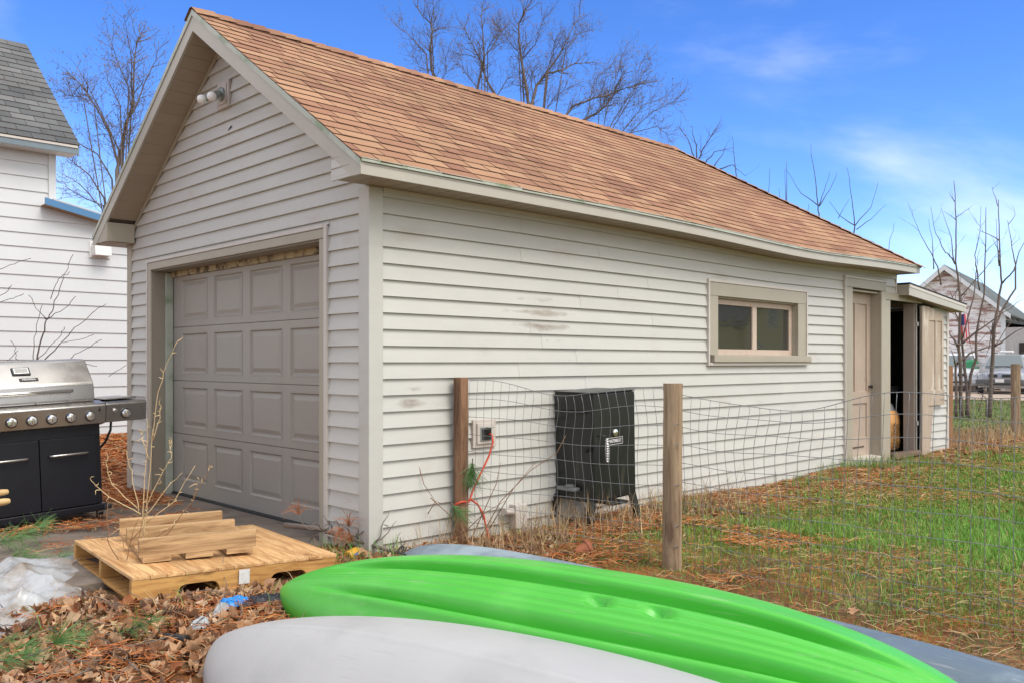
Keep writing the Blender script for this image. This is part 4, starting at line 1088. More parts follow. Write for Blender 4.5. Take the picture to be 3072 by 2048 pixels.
# ------------------------------------------------------------------ kayaks, hulls up
def hull(L_, Wd, H, groove=0.0, keel=0.0, pw=2.4, ph=4.0, blunt=0.75, lip=0.0, chine=2.6, cexp=1/1.5, deck=0.05, n=150, m=150, dents=(), skew=1.0, asym=0.0, hpow=0.62):
    rows = []
    for i in range(n + 1):
        t = 0.5 - 0.5 * math.cos(math.pi * i / n)
        s = abs(2*t**skew - 1)
        w = Wd * max(1e-4, 1 - s**pw) ** blunt + 0.0006
        h = H * max(1e-4, 1 - s**ph) ** hpow
        zb = 0.02 * s**3
        row = []
        for j in range(m):
            v = -1 + 2 * j / (m - 1)
            v = math.copysign(abs(v) ** 0.92, v) if False else v
            a = abs(v)
            # even spacing round the section: push samples to the shoulders
            y = math.sin(v * math.pi / 2 * 1.0)
            z = max(0.0, 1 - abs(y)**chine) ** cexp
            zz = h * z
            f = max(0.0, 1 - s**6)
            if groove:
                ay = abs(y)
                g1 = 0.0
                if 0.17 < ay < 0.31: g1 = ((ay - 0.17) / 0.14) ** 1.6
                elif 0.31 <= ay < 0.385: g1 = 1 - ((ay - 0.31) / 0.075) ** 0.8
                t_in = min(1.0, max(0.0, (0.90 - s) / 0.35)); t_in = t_in*t_in*(3 - 2*t_in)
                g1 *= groove * t_in
                g2 = math.exp(-((ay - 0.44) / 0.07) ** 2) * groove * 0.22 * t_in + math.exp(-((ay - 0.10) / 0.02) ** 2) * groove * 0.10 * t_in
                zz += (-g1 + g2) * f
            for dx_, dy_, dr_, dd_ in dents:
                q_ = ((t*L_ - dx_)/1.35)**2 + (y*w - dy_)**2
                if q_ < dr_*dr_*4: zz -= dd_ * math.exp(-(q_/(dr_*dr_))**2)
            if keel: zz += keel * math.exp(-(y/0.03)**2) * f
            row.append((t * L_, y * w, zz - zb))
        # deck side, below a rolled rim
        rim = min(1.0, w / Wd * 2)
        row.append((t * L_, w + 0.012*rim, -zb - 0.006)); row.append((t * L_, w + 0.012*rim, -zb - 0.022))
        row[0:0] = [(t * L_, -w - 0.012*rim, -zb - 0.022), (t * L_, -w - 0.012*rim, -zb - 0.006)]
        for j in range(1, 12):
            q = 1 - 2 * j / 12
            row.append((t * L_, q * w * 0.97, -zb - 0.03*rim - deck * (1 - q*q) ** 0.5 * min(1.0, w / Wd * 1.4)))
        rows.append(row)
    q = MB().grid(rows, close=True); q.quad(*rows[0]); q.quad(*rows[-1])
    return q
def poly_plastic(name, col, rough, col2, c2=(0.55,0.8), scale=2.0, bump=0.03, scuff=(0.35,0.34,0.33)):
    m = mat(name, col, rough, var=0.05, scale=3, col2=col2, c2=c2, c2scale=scale, bump=bump, bscale=18, spec=0.45)
    t = m.node_tree; N = t.nodes; L = t.links; b = N['Principled BSDF']
    src = b.inputs['Base Color'].links[0].from_socket
    co = N.new('ShaderNodeTexCoord')
    def streak(sc, s_, lo, hi):
        mp_ = N.new('ShaderNodeMapping'); mp_.inputs['Scale'].default_value = sc; mp_.inputs['Rotation'].default_value = (0,0,R(s_)); L.new(co.outputs['Object'], mp_.inputs['Vector'])
        n = N.new('ShaderNodeTexNoise'); n.inputs['Scale'].default_value = 1.0; n.inputs['Detail'].default_value = 4; L.new(mp_.outputs[0], n.inputs['Vector'])
        r_ = N.new('ShaderNodeMapRange'); r_.inputs['From Min'].default_value = lo; r_.inputs['From Max'].default_value = hi; L.new(n.outputs['Fac'], r_.inputs['Value']); return r_.outputs[0]
    a = streak((3, 60, 60), 4, 0.62, 0.72); c = streak((4, 90, 90), -9, 0.64, 0.73); d = streak((70, 70, 70), 0, 0.73, 0.78)
    mx1 = N.new('ShaderNodeMath'); mx1.operation = 'MAXIMUM'; L.new(a, mx1.inputs[0]); L.new(c, mx1.inputs[1])
    mx2 = N.new('ShaderNodeMath'); mx2.operation = 'MAXIMUM'; L.new(mx1.outputs[0], mx2.inputs[0]); L.new(d, mx2.inputs[1])
    sc_ = N.new('ShaderNodeMath'); sc_.operation = 'MULTIPLY'; L.new(mx2.outputs[0], sc_.inputs[0]); sc_.inputs[1].default_value = 0.45
    m2 = N.new('ShaderNodeMix'); m2.data_type = 'RGBA'; L.new(sc_.outputs[0], m2.inputs['Factor']); L.new(src, m2.inputs['A']); m2.inputs['B'].default_value = (*scuff, 1)
    L.new(m2.outputs['Result'], b.inputs['Base Color'])
    return m
def place_kayak(name, label, loc, yaw, roll, pitch, mb, m):
    """axis runs from the bow along local x"""
    o = thing(name, label, 'kayak', loc, (0,0,0), 'kayaks lying hull up beside the fence')
    mt = Matrix.Rotation(yaw, 4, 'Z') @ Matrix.Rotation(pitch, 4, 'Y') @ Matrix.Rotation(roll, 4, 'X')
    o.rotation_euler = mt.to_euler()
    h = mb.build('hull', m, o, smooth=True)
    return o
M['kgreen'] = poly_plastic('lime_polyethylene', (0.062,0.41,0.036), 0.34, (0.095,0.46,0.06), scuff=(0.22,0.42,0.16))
M['kwhite'] = poly_plastic('pale_grey_polyethylene', (0.40,0.40,0.395), 0.42, (0.335,0.335,0.33))
M['kgrey'] = poly_plastic('faded_blue_grey_polyethylene', (0.10,0.14,0.18), 0.5, (0.27,0.34,0.38), (0.40,0.68), 2.0)
kg_yaw = math.atan2(-0.978, 0.21)
kg = place_kayak('green_kayak', 'bright lime green kayak lying hull up between the white and blue-grey ones', (-1.10, -0.74, 0.13), kg_yaw, R(29), 0.0, hull(3.42, 0.41, 0.25, groove=0.060, keel=0.008, pw=2.3, ph=2.6, blunt=0.60, hpow=0.62, skew=1.12, dents=((1.98,0.035,0.03,0.045),(2.24,0.035,0.03,0.045))), M['kgreen'])
kw_yaw = math.atan2(-0.985, 0.18)
kw = place_kayak('white_kayak', 'pale grey-white kayak lying hull up nearest the camera', (-1.80, -1.40, 0.115), kw_yaw, R(21), 0.0, hull(3.3, 0.45, 0.305, groove=0.0, keel=0.004, pw=2.0, ph=2.3, blunt=0.62, chine=1.4, cexp=1/1.35), M['kwhite'])
kb = place_kayak('blue_grey_kayak', 'faded blue-grey kayak lying hull up between the green one and the fence', (0.03, -0.30, 0.03), R(-90), 0.0, 0.0, hull(4.3, 0.35, 0.20, pw=2.4, blunt=0.7, chine=2.2, keel=0.004, ph=6), M['kgrey'])
text('OL', 0.075, M['ink'], kb, (0.30,-0.205,0.125), (R(58),0,0), name='lettering', bold=0.002)

# ------------------------------------------------------------------ smoker
M['smoke'] = mat('black_smoker_enamel', (0.010,0.011,0.010), 0.32, var=0.25, scale=7, col2=(0.05,0.048,0.038), c2=(0.58,0.75), c2scale=3, stretch=(3,3,0.5), spec=0.5)
M['galv'] = mat('galvanised', (0.24,0.25,0.25), 0.42, metal=0.55, var=0.15, scale=30)
smk = thing('smoker', 'black upright cabinet smoker behind the wire fence against the side wall', 'smoker', (1.86, -0.43, 0.0), (R(0.6), R(-2.0), R(0)))
MB().box(0,0.53,0.012,0.41,0.20,1.075).build('cabinet', M['smoke'], smk, bevel=0.006)
dr = MB().box(0.002,0.528,-0.008,0.0115,0.215,1.070).build('door', M['smoke'], smk, bevel=0.005)
MB().box(-0.004,0.534,-0.010,0.415,1.0755,1.086).build('top', M['smoke'], smk, bevel=0.004)
MB().lathe([(0.030,0),(0.030,0.008),(0.024,0.012)], (0.265,-0.0085,0.745), '-y', 20).build('thermometer', M['chrome'], dr, smooth='auto')
MB().box(0.165,0.36,-0.0105,-0.0085,0.650,0.708).build('name_plate', M['ink'], dr)
nmf = MB()
for x0,x1,z0_,z1_ in ((0.165,0.36,0.650,0.653),(0.165,0.36,0.705,0.708),(0.165,0.168,0.653,0.705),(0.357,0.36,0.653,0.705)): nmf.box(x0,x1,-0.0118,-0.0106,z0_,z1_)
M['wpaint'] = mat('white_lettering', (0.7,0.7,0.68), 0.5, var=0)
nmf.build('plate_border', M['wpaint'], dr)
text('MASTERBUILT', 0.036, M['wpaint'], dr, (0.2625,-0.0112,0.679), (R(90),0,0), sx=0.72, bold=0.0006)
hd_ = MB().tube([(0.05,-0.01,0.735),(0.10,-0.045,0.735),(0.11,-0.05,0.72)], 0.006, 8).build('handle', M['smoke'], dr, smooth=True)
pts = []; rr = []
for i in range(14*10 + 1):
    a = 2*math.pi*i/10; f = i/(140); r_ = 0.020 * (0.6 + 0.4*math.sin(math.pi*f))
    pts.append((0.11 + r_*math.cos(a), -0.052 + r_*math.sin(a), 0.715 - 0.19*f))
MB().tube(pts, 0.0042, 5).build('spring_grip', M['chrome'], hd_, smooth=True)
MB().tube([(-0.003,0.36,0.925),(-0.035,0.36,0.925),(-0.04,0.34,0.925),(-0.04,0.10,0.925),(-0.035,0.08,0.925),(-0.003,0.08,0.925)], 0.009, 8).build('side_handle', M['smoke'], smk, smooth=True)
MB().tube([(-0.002,0.055,0.625),(-0.05,0.05,0.63)], 0.018, 10).build('latch', M['smoke'], smk, smooth='auto')
for x0, y0 in ((0.01,0.02),(0.52,0.02),(0.01,0.40),(0.52,0.40)):
    sx_ = -1 if x0 < 0.2 else 1; sy_ = -1 if y0 < 0.2 else 1
    def lg(u, z): return (x0 + sx_*u, y0 + sy_*u*0.5, z)
    q = MB().hexa([(x0+sx_*0.055-0.03,y0+sy_*0.03-0.004,-0.02),(x0+sx_*0.055+0.03,y0+sy_*0.03-0.004,-0.02),(x0+sx_*0.055+0.03,y0+sy_*0.03+0.03,-0.02),(x0+sx_*0.055-0.03,y0+sy_*0.03+0.03,-0.02),(x0-0.035,y0-0.004,0.23),(x0+0.035,y0-0.004,0.23),(x0+0.035,y0+0.03,0.23),(x0-0.035,y0+0.03,0.23)])
    q.build('leg', M['smoke'], smk)
vb = MB().box(-0.075,-0.004,0.14,0.34,0.285,0.315).build('burner_valve', M['galv'], smk, bevel=0.008)
MB().lathe([(0.04,0),(0.042,0.012),(0.03,0.02)], (-0.04,0.22,0.316), 'z', 18).build('valve_knob', M['galv'], vb, smooth='auto')
MB().tube([(-0.05,0.33,0.29),(-0.07,0.37,0.22),(-0.06,0.36,0.10),(-0.02,0.30,0.04),(0.06,0.22,0.015)], 0.009, 8).build('gas_hose', M['plastic'], smk, smooth=True)
MB().box(0.16,0.36,-0.06,0.16,0.165,0.185).build('drip_tray', M['smoke'], smk, bevel=0.004)

# ------------------------------------------------------------------ wire fence
fence = thing('wire_fence', 'welded wire fence on round wooden posts running from the garage wall', 'fence', (0.76, -0.05, 0))
M['post_a'] = wood('reddish_split_post', (0.27,0.15,0.085), (0.075,0.04,0.025), 0.85, 2, 8, 0.05, False, 0.8)
M['post_b'] = wood('weathered_post', (0.37,0.27,0.17), (0.13,0.08,0.045), 0.85, 2, 6, 0.05, True, 0.5)
def post(p0, p1, r_, m, seed, flat=None):
    rs = np.random.default_rng(seed); rows = []; nn = 14; kk_ = 16
    ph = rs.uniform(0.9, 1.08, kk_)
    for i in range(nn + 1):
        f = i / nn; c = Vector(p0).lerp(Vector(p1), f)
        rows.append([(c.x + r_*ph[j]*math.cos(2*math.pi*j/kk_)*(1+rs.uniform(-0.02,0.02)), c.y + r_*ph[j]*math.sin(2*math.pi*j/kk_)*(1+rs.uniform(-0.02,0.02)), c.z) for j in range(kk_)])
    q = MB().grid(rows, close=True); q.quad(*rows[0]); q.quad(*rows[-1]); return q
rel(post((0.755,-0.085,-0.2),(0.745,-0.095,1.215),0.054,M['post_a'],1), 0.76, -0.05).build('post', M['post_a'], fence, smooth='auto')['label'] = 'dark reddish split post against the garage wall'
rel(post((1.185,-1.655,-0.2),(1.235,-1.630,1.19),0.062,M['post_b'],2), 0.76, -0.05).build('post', M['post_b'], fence, smooth='auto')['label'] = 'weathered grey-brown round post behind the green kayak'
rel(post((1.23,-4.1,-0.2),(1.23,-4.1,1.2),0.06,M['post_b'],3), 0.76, -0.05).build('post', M['post_b'], fence, smooth='auto')
# mesh: horizontal wires 0.132 apart, verticals 0.066 apart
P1, P2, P3 = Vector((0.75,-0.15,0)), Vector((1.27,-1.60,0)), Vector((1.25,-4.15,0))
L1, L2 = (P2-P1).length, (P3-P2).length
def fpt(s, z):
    """point on the crumpled mesh at run s and nominal height z"""
    hgt = z / 1.16
    if s <= L1:
        f = s / L1; p = P1.lerp(P2, f)
        drop = 0.035*f + 0.10*math.sin(math.pi*min(1,f))**2*0.7*max(0,hgt)**3
        bulge = 0.05*math.sin(math.pi*f)*hgt
        n_ = Vector((-1,-0.3,0)).normalized()
    else:
        f = (s - L1) / L2; p = P2.lerp(P3, f)
        dd = s - L1
        drop = (0.035 + 0.095*math.exp(-((dd-0.55)/0.42)**2) + 0.05*math.exp(-((dd-0.95)/0.3)**2)) * max(0,hgt)**4
        bulge = 0.07*math.exp(-((dd-0.6)/0.45)**2)*hgt*math.sin(3*hgt)
        n_ = Vector((-1,0,0))
    kz = 0.012*math.sin(7*s + 5*z) * hgt
    lean = 0.03*math.sin(2.3*s + 1.0) * hgt**2
    d_ = (P2-P1).normalized() if s <= L1 else (P3-P2).normalized()
    crk = 0.018*math.sin(11*z + 3.1*s)*math.exp(-((s-1.0)/0.7)**2) + 0.02*math.sin(9*z + 2*s)*math.exp(-((s-L1-0.6)/0.5)**2)
    return p + n_*bulge + d_*(lean + crk*hgt) + Vector((0,0,z*1.0 - drop + kz + 0.015))
mesh = bpy.data.objects.new('wire_mesh', None); COL.objects.link(mesh); mesh.parent = fence
zs_ = [0.01 + 0.1305*i for i in range(10)]
for z in zs_:
    n_ = 60
    pts = [fpt((L1+L2)*i/n_, z) for i in range(n_+1)]
    rel(MB().tube(pts, 0.0019 if 0.05 < z < 1.1 else 0.0022, 5), 0.76, -0.05).build('horizontal_wire', M['galv'], mesh, smooth=True)
s = 0.0
while s < L1 + L2:
    pts = [fpt(s, -0.02 + 1.205*i/18) for i in range(19)]
    rel(MB().tube(pts, 0.0018, 4), 0.76, -0.05).build('vertical_wire', M['galv'], mesh, smooth=True)
    s += 0.066
st = MB()
for z in (0.15,0.28,0.54,0.80,0.93):
    st.tube([(1.20,-1.70,z),(1.165,-1.715,z+0.006),(1.15,-1.70,z)], 0.003, 5)
rel(st, 0.76, -0.05).build('staple', M['galv'], fence)
# ------------------------------------------------------------------ bare trees and saplings
M['bark'] = mat('grey_brown_bark', (0.155,0.125,0.105), 0.9, var=0.25, scale=8, bump=0.5, bscale=30)
M['bark_dark'] = mat('dark_twig_bark', (0.085,0.060,0.052), 0.85, var=0.2, scale=10)
M['bark_red'] = mat('reddish_sapling_bark', (0.135,0.095,0.075), 0.8, var=0.2, scale=10, bump=0.3, bscale=50)
M['buds'] = mat('dry_buds', (0.16,0.105,0.06), 0.9, var=0.2)
RV = Vector((0.7165,-0.6976,0)); FV = Vector((0.6976,0.7165,0))
def wander(p, d, L_, n, jit, rnd, lift=0.0):
    pts = [Vector(p)]; d = Vector(d).normalized(); c = Vector(p)
    for i in range(n):
        d = (d + Vector((rnd.gauss(0,jit), rnd.gauss(0,jit), rnd.gauss(0,jit) + lift))).normalized()
        c = c + d * (L_/n); pts.append(c)
    return pts
def twigs(mb, pts, r_, rnd, lvl, dens, length, bias, buds=None, spread=0.9):
    """side shoots along a limb, recursive"""
    total = sum((pts[i+1]-pts[i]).length for i in range(len(pts)-1))
    k = max(1, int(total * dens))
    for _ in range(k):
        i = rnd.randrange(max(1, len(pts)//5), len(pts)-1) if len(pts) > 3 else rnd.randrange(0, len(pts)-1)
        f = rnd.random(); p = pts[i].lerp(pts[i+1], f); t = (pts[i+1]-pts[i]).normalized()
        side = Vector((rnd.gauss(0,1), rnd.gauss(0,1), rnd.gauss(0,1))); side = (side - t*side.dot(t)).normalized()
        d = (t*0.8 + side*spread + Vector(bias)).normalized()
        L_ = length * rnd.uniform(0.45, 1.15); rr = max(0.0032, r_ * rnd.uniform(0.30, 0.48))
        q = wander(p, d, L_, 6 if lvl > 0 else 4, 0.16, rnd, 0.05)
        mb.tube(q, [rr*(1 - 0.75*j/(len(q)-1)) for j in range(len(q))], 4 if lvl > 0 else 3, cap=False)
        if buds is not None and lvl == 0:
            for j in (2, 3, 4):
                if rnd.random() < 0.55:
                    c = q[min(j, len(q)-1)]; s = rnd.uniform(0.018, 0.04)
                    u = Vector((rnd.gauss(0,1),rnd.gauss(0,1),rnd.gauss(0,1))).normalized()*s; v = u.orthogonal().normalized()*s*0.6
                    buds.quad(c, c+u+v, c+u*1.6, c+u-v)
        if lvl > 0: twigs(mb, q, rr, rnd, lvl-1, dens*1.5, length*0.52, bias, buds, spread)
def tree(name, label, base, to3, limbs, r0, seed, dens, length, lvl=1, bias=(0,0,0.35), m=None, group=None, trunk_top=None, depthj=0.35, budson=True, rl=None, cat='tree'):
    rnd = random.Random(seed); base = Vector(base)
    t = thing(name, label, cat, base, (0,0,0), group)
    trunk = MB(); crown = MB(); buds = MB() if budson else None
    if trunk_top is not None:
        tt = Vector(trunk_top) - base
        q = [Vector((0,0,-0.1)), tt*0.35 + Vector((rnd.gauss(0,0.05),rnd.gauss(0,0.05),0)), tt*0.7 + Vector((rnd.gauss(0,0.06),rnd.gauss(0,0.06),0)), tt]
        trunk.tube(q, [r0*1.25, r0, r0*0.85, r0*0.7], 9)
    for li, lb in enumerate(limbs):
        pts = [to3(*p) - base for p in lb]
        off = rnd.gauss(0, depthj)
        pts = [p + FV*(off*i/max(1,len(pts)-1) + rnd.gauss(0, depthj*0.12)) for i, p in enumerate(pts)]
        if trunk_top is not None:
            pts = [tt*rnd.uniform(0.75,1.0)] + pts
        # resample with a little wobble
        fine = []
        for i in range(len(pts)-1):
            for k in range(3):
                f = k/3; fine.append(pts[i].lerp(pts[i+1], f) + Vector((rnd.gauss(0,1),rnd.gauss(0,1),rnd.gauss(0,1)))*(0.008 if k else 0)*max(1,length))
        fine.append(pts[-1])
        rb = (rl[li] if rl else r0*0.55) * (0.62 if trunk_top is not None else 1.0)
        rads = [max(0.004, rb*(1 - 0.85*i/(len(fine)-1))) for i in range(len(fine))]
        (trunk if trunk_top is None and rb > r0*0.8 else crown).tube(fine, rads, 7 if rb > 0.03 else 5)
        if dens: twigs(crown, fine, rb*0.55, rnd, lvl, dens, length, bias, buds)
    if not trunk.v: trunk = None
    if trunk: trunk.build('trunk', m or M['bark'], t, smooth=True, fix=False)
    if crown.v: crown.build('crown', m or M['bark'], t, smooth=True, fix=False)
    if buds is not None and buds.v: buds.build('buds', M['buds'], t, fix=False)
    return t
C0 = Vector((-3.490,-4.981,0))
def plane_map(x0, d0, sc, ox, oy, mul):
    """a drawing plane standing d0 metres out; sc metres per unit, ox/oy shift of the drawing"""
    o = C0 + FV*d0
    def f(x, y):
        X_ = ox + x*mul; Y_ = oy + y*mul
        return o + RV*((X_ - 1176)*sc) + Vector((0,0,1.33 + (830.3 - Y_)*sc))
    return f
u24 = 24*1.30612/2626.6
m5 = plane_map(0, 24, u24, 880.5, 0, 0.3744)
g_t = 'bare trees behind the garage roof'
def base_at(f, x): 
    p = f(x, 0); return Vector((p.x, p.y, 0.0))
def under(f, x, z):
    p = f(x, 0); return Vector((p.x, p.y, z))
tree('bare_tree', 'thin bare tree behind the garage ridge, leftmost of those above it', base_at(m5,350), m5,
     [[(345,520),(295,430),(285,290),(300,190),(290,140),(240,90),(200,25)],[(265,340),(190,250),(130,190),(70,150)],[(300,200),(340,180),(420,165)],[(345,520),(390,440),(380,360)],[(300,440),(220,410),(180,340)],[(295,150),(310,80),(305,20)]],
     0.16, 21, 5, 0.62, 1, (0,0,0.3), group=g_t, trunk_top=under(m5,350,5.6), rl=[0.075,0.04,0.03,0.03,0.03,0.025])
tree('bare_tree', 'bare tree behind the garage ridge, second from the gable', base_at(m5,640), m5,
     [[(575,560),(600,440),(620,350),(610,200),(600,100),(605,10)],[(695,600),(640,500),(600,380),(545,250),(480,120)],[(620,350),(680,250),(740,100)],[(700,580),(760,480),(820,430)],[(600,380),(520,330),(430,320)],[(575,540),(520,480),(440,370)],[(640,300),(700,230),(760,260)]],
     0.18, 22, 5, 0.62, 1, (0,0,0.3), group=g_t, trunk_top=under(m5,640,5.0), rl=[0.065,0.07,0.04,0.035,0.03,0.03,0.03])
tree('bare_tree', 'tall sinuous bare tree behind the middle of the garage ridge', base_at(m5,900), m5,
     [[(895,660),(875,540),(850,400),(830,260),(830,160),(870,90),(935,-10)],[(905,660),(940,520),(1000,440),(1110,410),(1150,370),(1260,350)],[(1010,440),(1080,340),(1150,200),(1210,90)],[(850,370),(930,300),(990,110)],[(830,320),(770,260),(700,190)],[(925,640),(905,470),(920,400)],[(1000,450),(1040,330),(1060,220)],[(1120,300),(1200,200),(1260,160)]],
     0.20, 23, 5.5, 0.62, 1, (0,0,0.3), group=g_t, trunk_top=under(m5,900,4.4), rl=[0.085,0.085,0.05,0.045,0.03,0.03,0.035,0.03])
tree('bare_tree', 'bushy bare tree with fan of fine twigs leaning over the right of the ridge', base_at(m5,1180), m5,
     [[(1180,760),(1310,690),(1370,640),(1420,560),(1500,400)],[(1110,730),(1160,650),(1290,600),(1370,580),(1500,520),(1680,480)],[(1380,800),(1500,600),(1640,380)],[(1450,830),(1600,640),(1770,580)],[(1350,790),(1400,560),(1490,290)],[(1320,760),(1340,560),(1400,360)],[(1500,830),(1640,700),(1780,650)],[(1250,760),(1280,540),(1330,440)],[(1400,800),(1540,560),(1600,340)],[(1470,830),(1680,780),(1740,850)],[(1000,680),(1050,600),(1150,540)]],
     0.18, 24, 6, 0.62, 1, tuple(RV*0.35 + Vector((0,0,0.25))), group=g_t, trunk_top=under(m5,1180,3.6), rl=[0.07,0.065,0.035,0.035,0.03,0.03,0.03,0.025,0.03,0.03,0.03])
m1 = plane_map(0, 24, u24, 0, 0, 0.3418)    # first drawing: 2294 units across 784
tree('bare_tree', 'wide bare tree between the white house and the garage gable', base_at(m1,800), m1,
     [[(790,1150),(800,1000),(830,830),(880,680),(870,480),(890,300),(905,190)],[(790,1100),(730,900),(640,720),(540,570),(430,470)],[(790,1000),(720,820),(640,640),(560,480)],[(830,830),(900,760),(980,560),(1060,420),(1090,290)],[(820,900),(790,700),(700,520),(650,390)],[(870,600),(800,420),(740,220)],[(880,640),(960,420),(1000,260)],[(740,1200),(640,1030),(500,950),(400,800)],[(700,1330),(600,1180),(450,1060),(370,950)],[(680,1400),(560,1250),(420,1160)],[(690,1380),(560,1330),(440,1260),(390,1200)],[(800,1000),(870,900),(930,800),(960,600)],[(640,720),(520,640),(400,620)],[(540,570),(470,640),(350,600)]],
     0.20, 25, 5.0, 0.68, 1, (0,0,0.22), group='bare trees behind the garage', trunk_top=under(m1,790,3.2), rl=[0.09,0.07,0.045,0.05,0.04,0.04,0.04,0.05,0.05,0.045,0.04,0.035,0.03,0.03])
# thin shoots rising behind the hip of the roof
u19 = 19*1.30612/2626.6
m7 = plane_map(0, 19, u19, 1454.8, 291, 0.32957)
sg = 'young saplings behind the hip end of the roof'
def sap(label, x, limbs, seed, rl, dens=0.0, length=0.4):
    zb = m7(x, 900)
    b_ = Vector((zb.x, zb.y, 0))
    fl = [[(x, 2300), (x, 1500)] + limbs[0]] + limbs[1:]
    return tree('sapling', label, b_, m7, fl, 0.03, seed, dens, length, 0, (0,0,0.5), m=M['bark_dark'], group=sg, depthj=0.12, budson=False, rl=rl)
sap('slender four-armed sapling behind the right hip of the garage roof', 1297, [[(1297,630),(1292,555),(1270,330),(1245,120)],[(1292,555),(1180,460),(1080,280)],[(1292,555),(1330,450),(1365,315)],[(1295,555),(1370,440),(1418,320)]], 31, [0.024,0.012,0.011,0.011])
sap('slender sapling with wide arms nearest the end of the garage roof', 1543, [[(1543,745),(1545,690),(1530,500),(1500,280)],[(1545,690),(1440,620),(1370,520)],[(1545,690),(1660,560),(1715,385)],[(1550,720),(1650,650),(1750,550)],[(1430,640),(1500,510)]], 32, [0.024,0.012,0.011,0.011,0.008])
sap('pair of straight upright shoots beyond the roof hip', 1060, [[(1057,520),(1050,260)],[(1072,620),(1072,525),(1072,290)],[(1015,600),(1017,430)],[(1210,640),(1222,540)]], 33, [0.02,0.014,0.01,0.01])
sap('forked sapling against the white cloud left of the hip', 440, [[(445,240),(480,160),(580,0)],[(445,260),(430,230),(380,100),(315,0)],[(440,250),(440,130),(410,60),(400,0)],[(500,260),(560,180),(700,150)],[(600,300),(690,270),(780,350)],[(560,280),(620,200),(640,150)]], 34, [0.03,0.02,0.015,0.015,0.015,0.012], 4.0, 0.45)
sap('single straight shoot between the forked saplings over the roof', 708, [[(708,360),(690,220),(675,80)],[(935,660),(935,460),(930,310)]], 35, [0.018,0.01])
sap('short bent shoot at the lower end of the roof hip', 1765, [[(1765,850),(1795,680)],[(1690,830),(1680,790)]], 36, [0.014,0.008])
# clumps of saplings beyond the yard fence
mb_ = plane_map(0, 20.6, 20.6*1.30612/2626.6, 2113.2, 581.9, 0.24423)
gA = 'multi-stemmed saplings beyond the far fence'
tree('sapling_clump', 'clump of several crooked grey stems beyond the far fence', base_at(mb_,390), mb_,
     [[(345,1540),(340,1300),(335,1050),(290,1000),(255,900)],[(395,1540),(385,1300),(370,1050),(365,900),(360,500),(355,300),(335,80),(325,-300),(318,-680)],[(440,1540),(445,1300),(440,980),(430,900),(400,650),(385,560),(360,350)],[(440,1520),(470,1150),(510,980),(515,780),(575,400),(580,0),(590,-420)],
      [(365,880),(330,800),(255,700)],[(390,860),(520,740),(800,550),(980,430)],[(350,1040),(480,940),(690,880),(860,830)],[(400,800),(520,430),(590,150),(640,-60)],[(360,500),(200,380),(60,260)],[(340,100),(280,50),(220,0),(120,-180),(60,-420)],[(370,420),(560,190),(700,0)],[(380,860),(300,850),(255,830)],[(210,300),(150,130),(60,20),(-60,-150),(-180,-420)],[(560,350),(520,150),(480,30),(520,-200),(510,-420)],[(335,80),(300,-150),(200,-420)],[(130,150),(140,-60),(110,-330)]],
     0.03, 41, 1.6, 0.55, 1, (0,0,0.35), m=M['bark_red'], group=gA, depthj=0.3, budson=False, rl=[0.042,0.05,0.045,0.042,0.03,0.03,0.032,0.022,0.018,0.02,0.018,0.02,0.018,0.018,0.015,0.015])
tree('sapling_clump', 'single crooked stem with long side branches beside the far fence post', base_at(mb_,655), mb_,
     [[(650,1540),(665,1250),(690,950),(690,750),(690,660),(735,450),(760,280),(745,100),(738,-150),(730,-500)],[(695,700),(790,560),(930,330),(945,100),(930,-60),(900,-330)],[(760,290),(840,170),(885,0),(960,-200)],[(690,860),(800,800),(980,620)],[(690,880),(850,740),(990,660)],[(690,650),(650,900),(640,960)],[(620,1530),(615,1350),(560,1300),(500,1240)],[(745,120),(690,-50),(640,-300)],[(540,1480),(620,1290),(660,1180)]],
     0.03, 42, 1.6, 0.55, 1, (0,0,0.35), m=M['bark_red'], group=gA, depthj=0.3, budson=False, rl=[0.052,0.032,0.022,0.022,0.022,0.015,0.018,0.018,0.016])
# bare canes against the white house, behind the grill
m8 = plane_map(0, 11.6, 11.6*1.30612/2626.6, 0, 535.9, 0.19532)
tree('bare_shrub', 'bare purple-brown canes growing behind the grill before the white house', base_at(m8,420), m8,
     [[(420,2600),(400,1530),(430,1250),(480,1080),(510,1000),(550,860),(580,640),(610,450),(650,340),(710,215)],[(510,1000),(400,880),(245,715)],[(510,1010),(700,920),(800,840),(890,740)],[(575,770),(650,590),(720,520),(835,455)],[(400,1530),(355,1230),(410,1000),(432,835)],[(430,1530),(560,1330),(680,1190),(755,1100)],[(440,1530),(640,1380),(800,1200),(900,1110),(1060,1010),(1180,920),(1280,835)],[(800,1520),(900,1420),(1120,1330),(1260,1250)],[(240,1540),(140,1470),(70,1340),(0,1255)],[(0,1550),(150,1480),(275,1375)],[(0,430),(100,350),(205,260)],[(-20,740),(160,680),(270,630)],[(-20,815),(250,780),(410,730)],[(750,1285),(860,1250),(980,1180)],[(1150,1560),(1185,1525)],[(1280,1680),(1405,1545)]],
     0.02, 43, 0.0, 0.3, 0, (0,0,0.3), m=M['bark_dark'], depthj=0.25, budson=False, rl=[0.012,0.006,0.006,0.0055,0.006,0.006,0.008,0.006,0.006,0.005,0.005,0.004,0.004,0.003,0.004,0.004], cat='shrub')
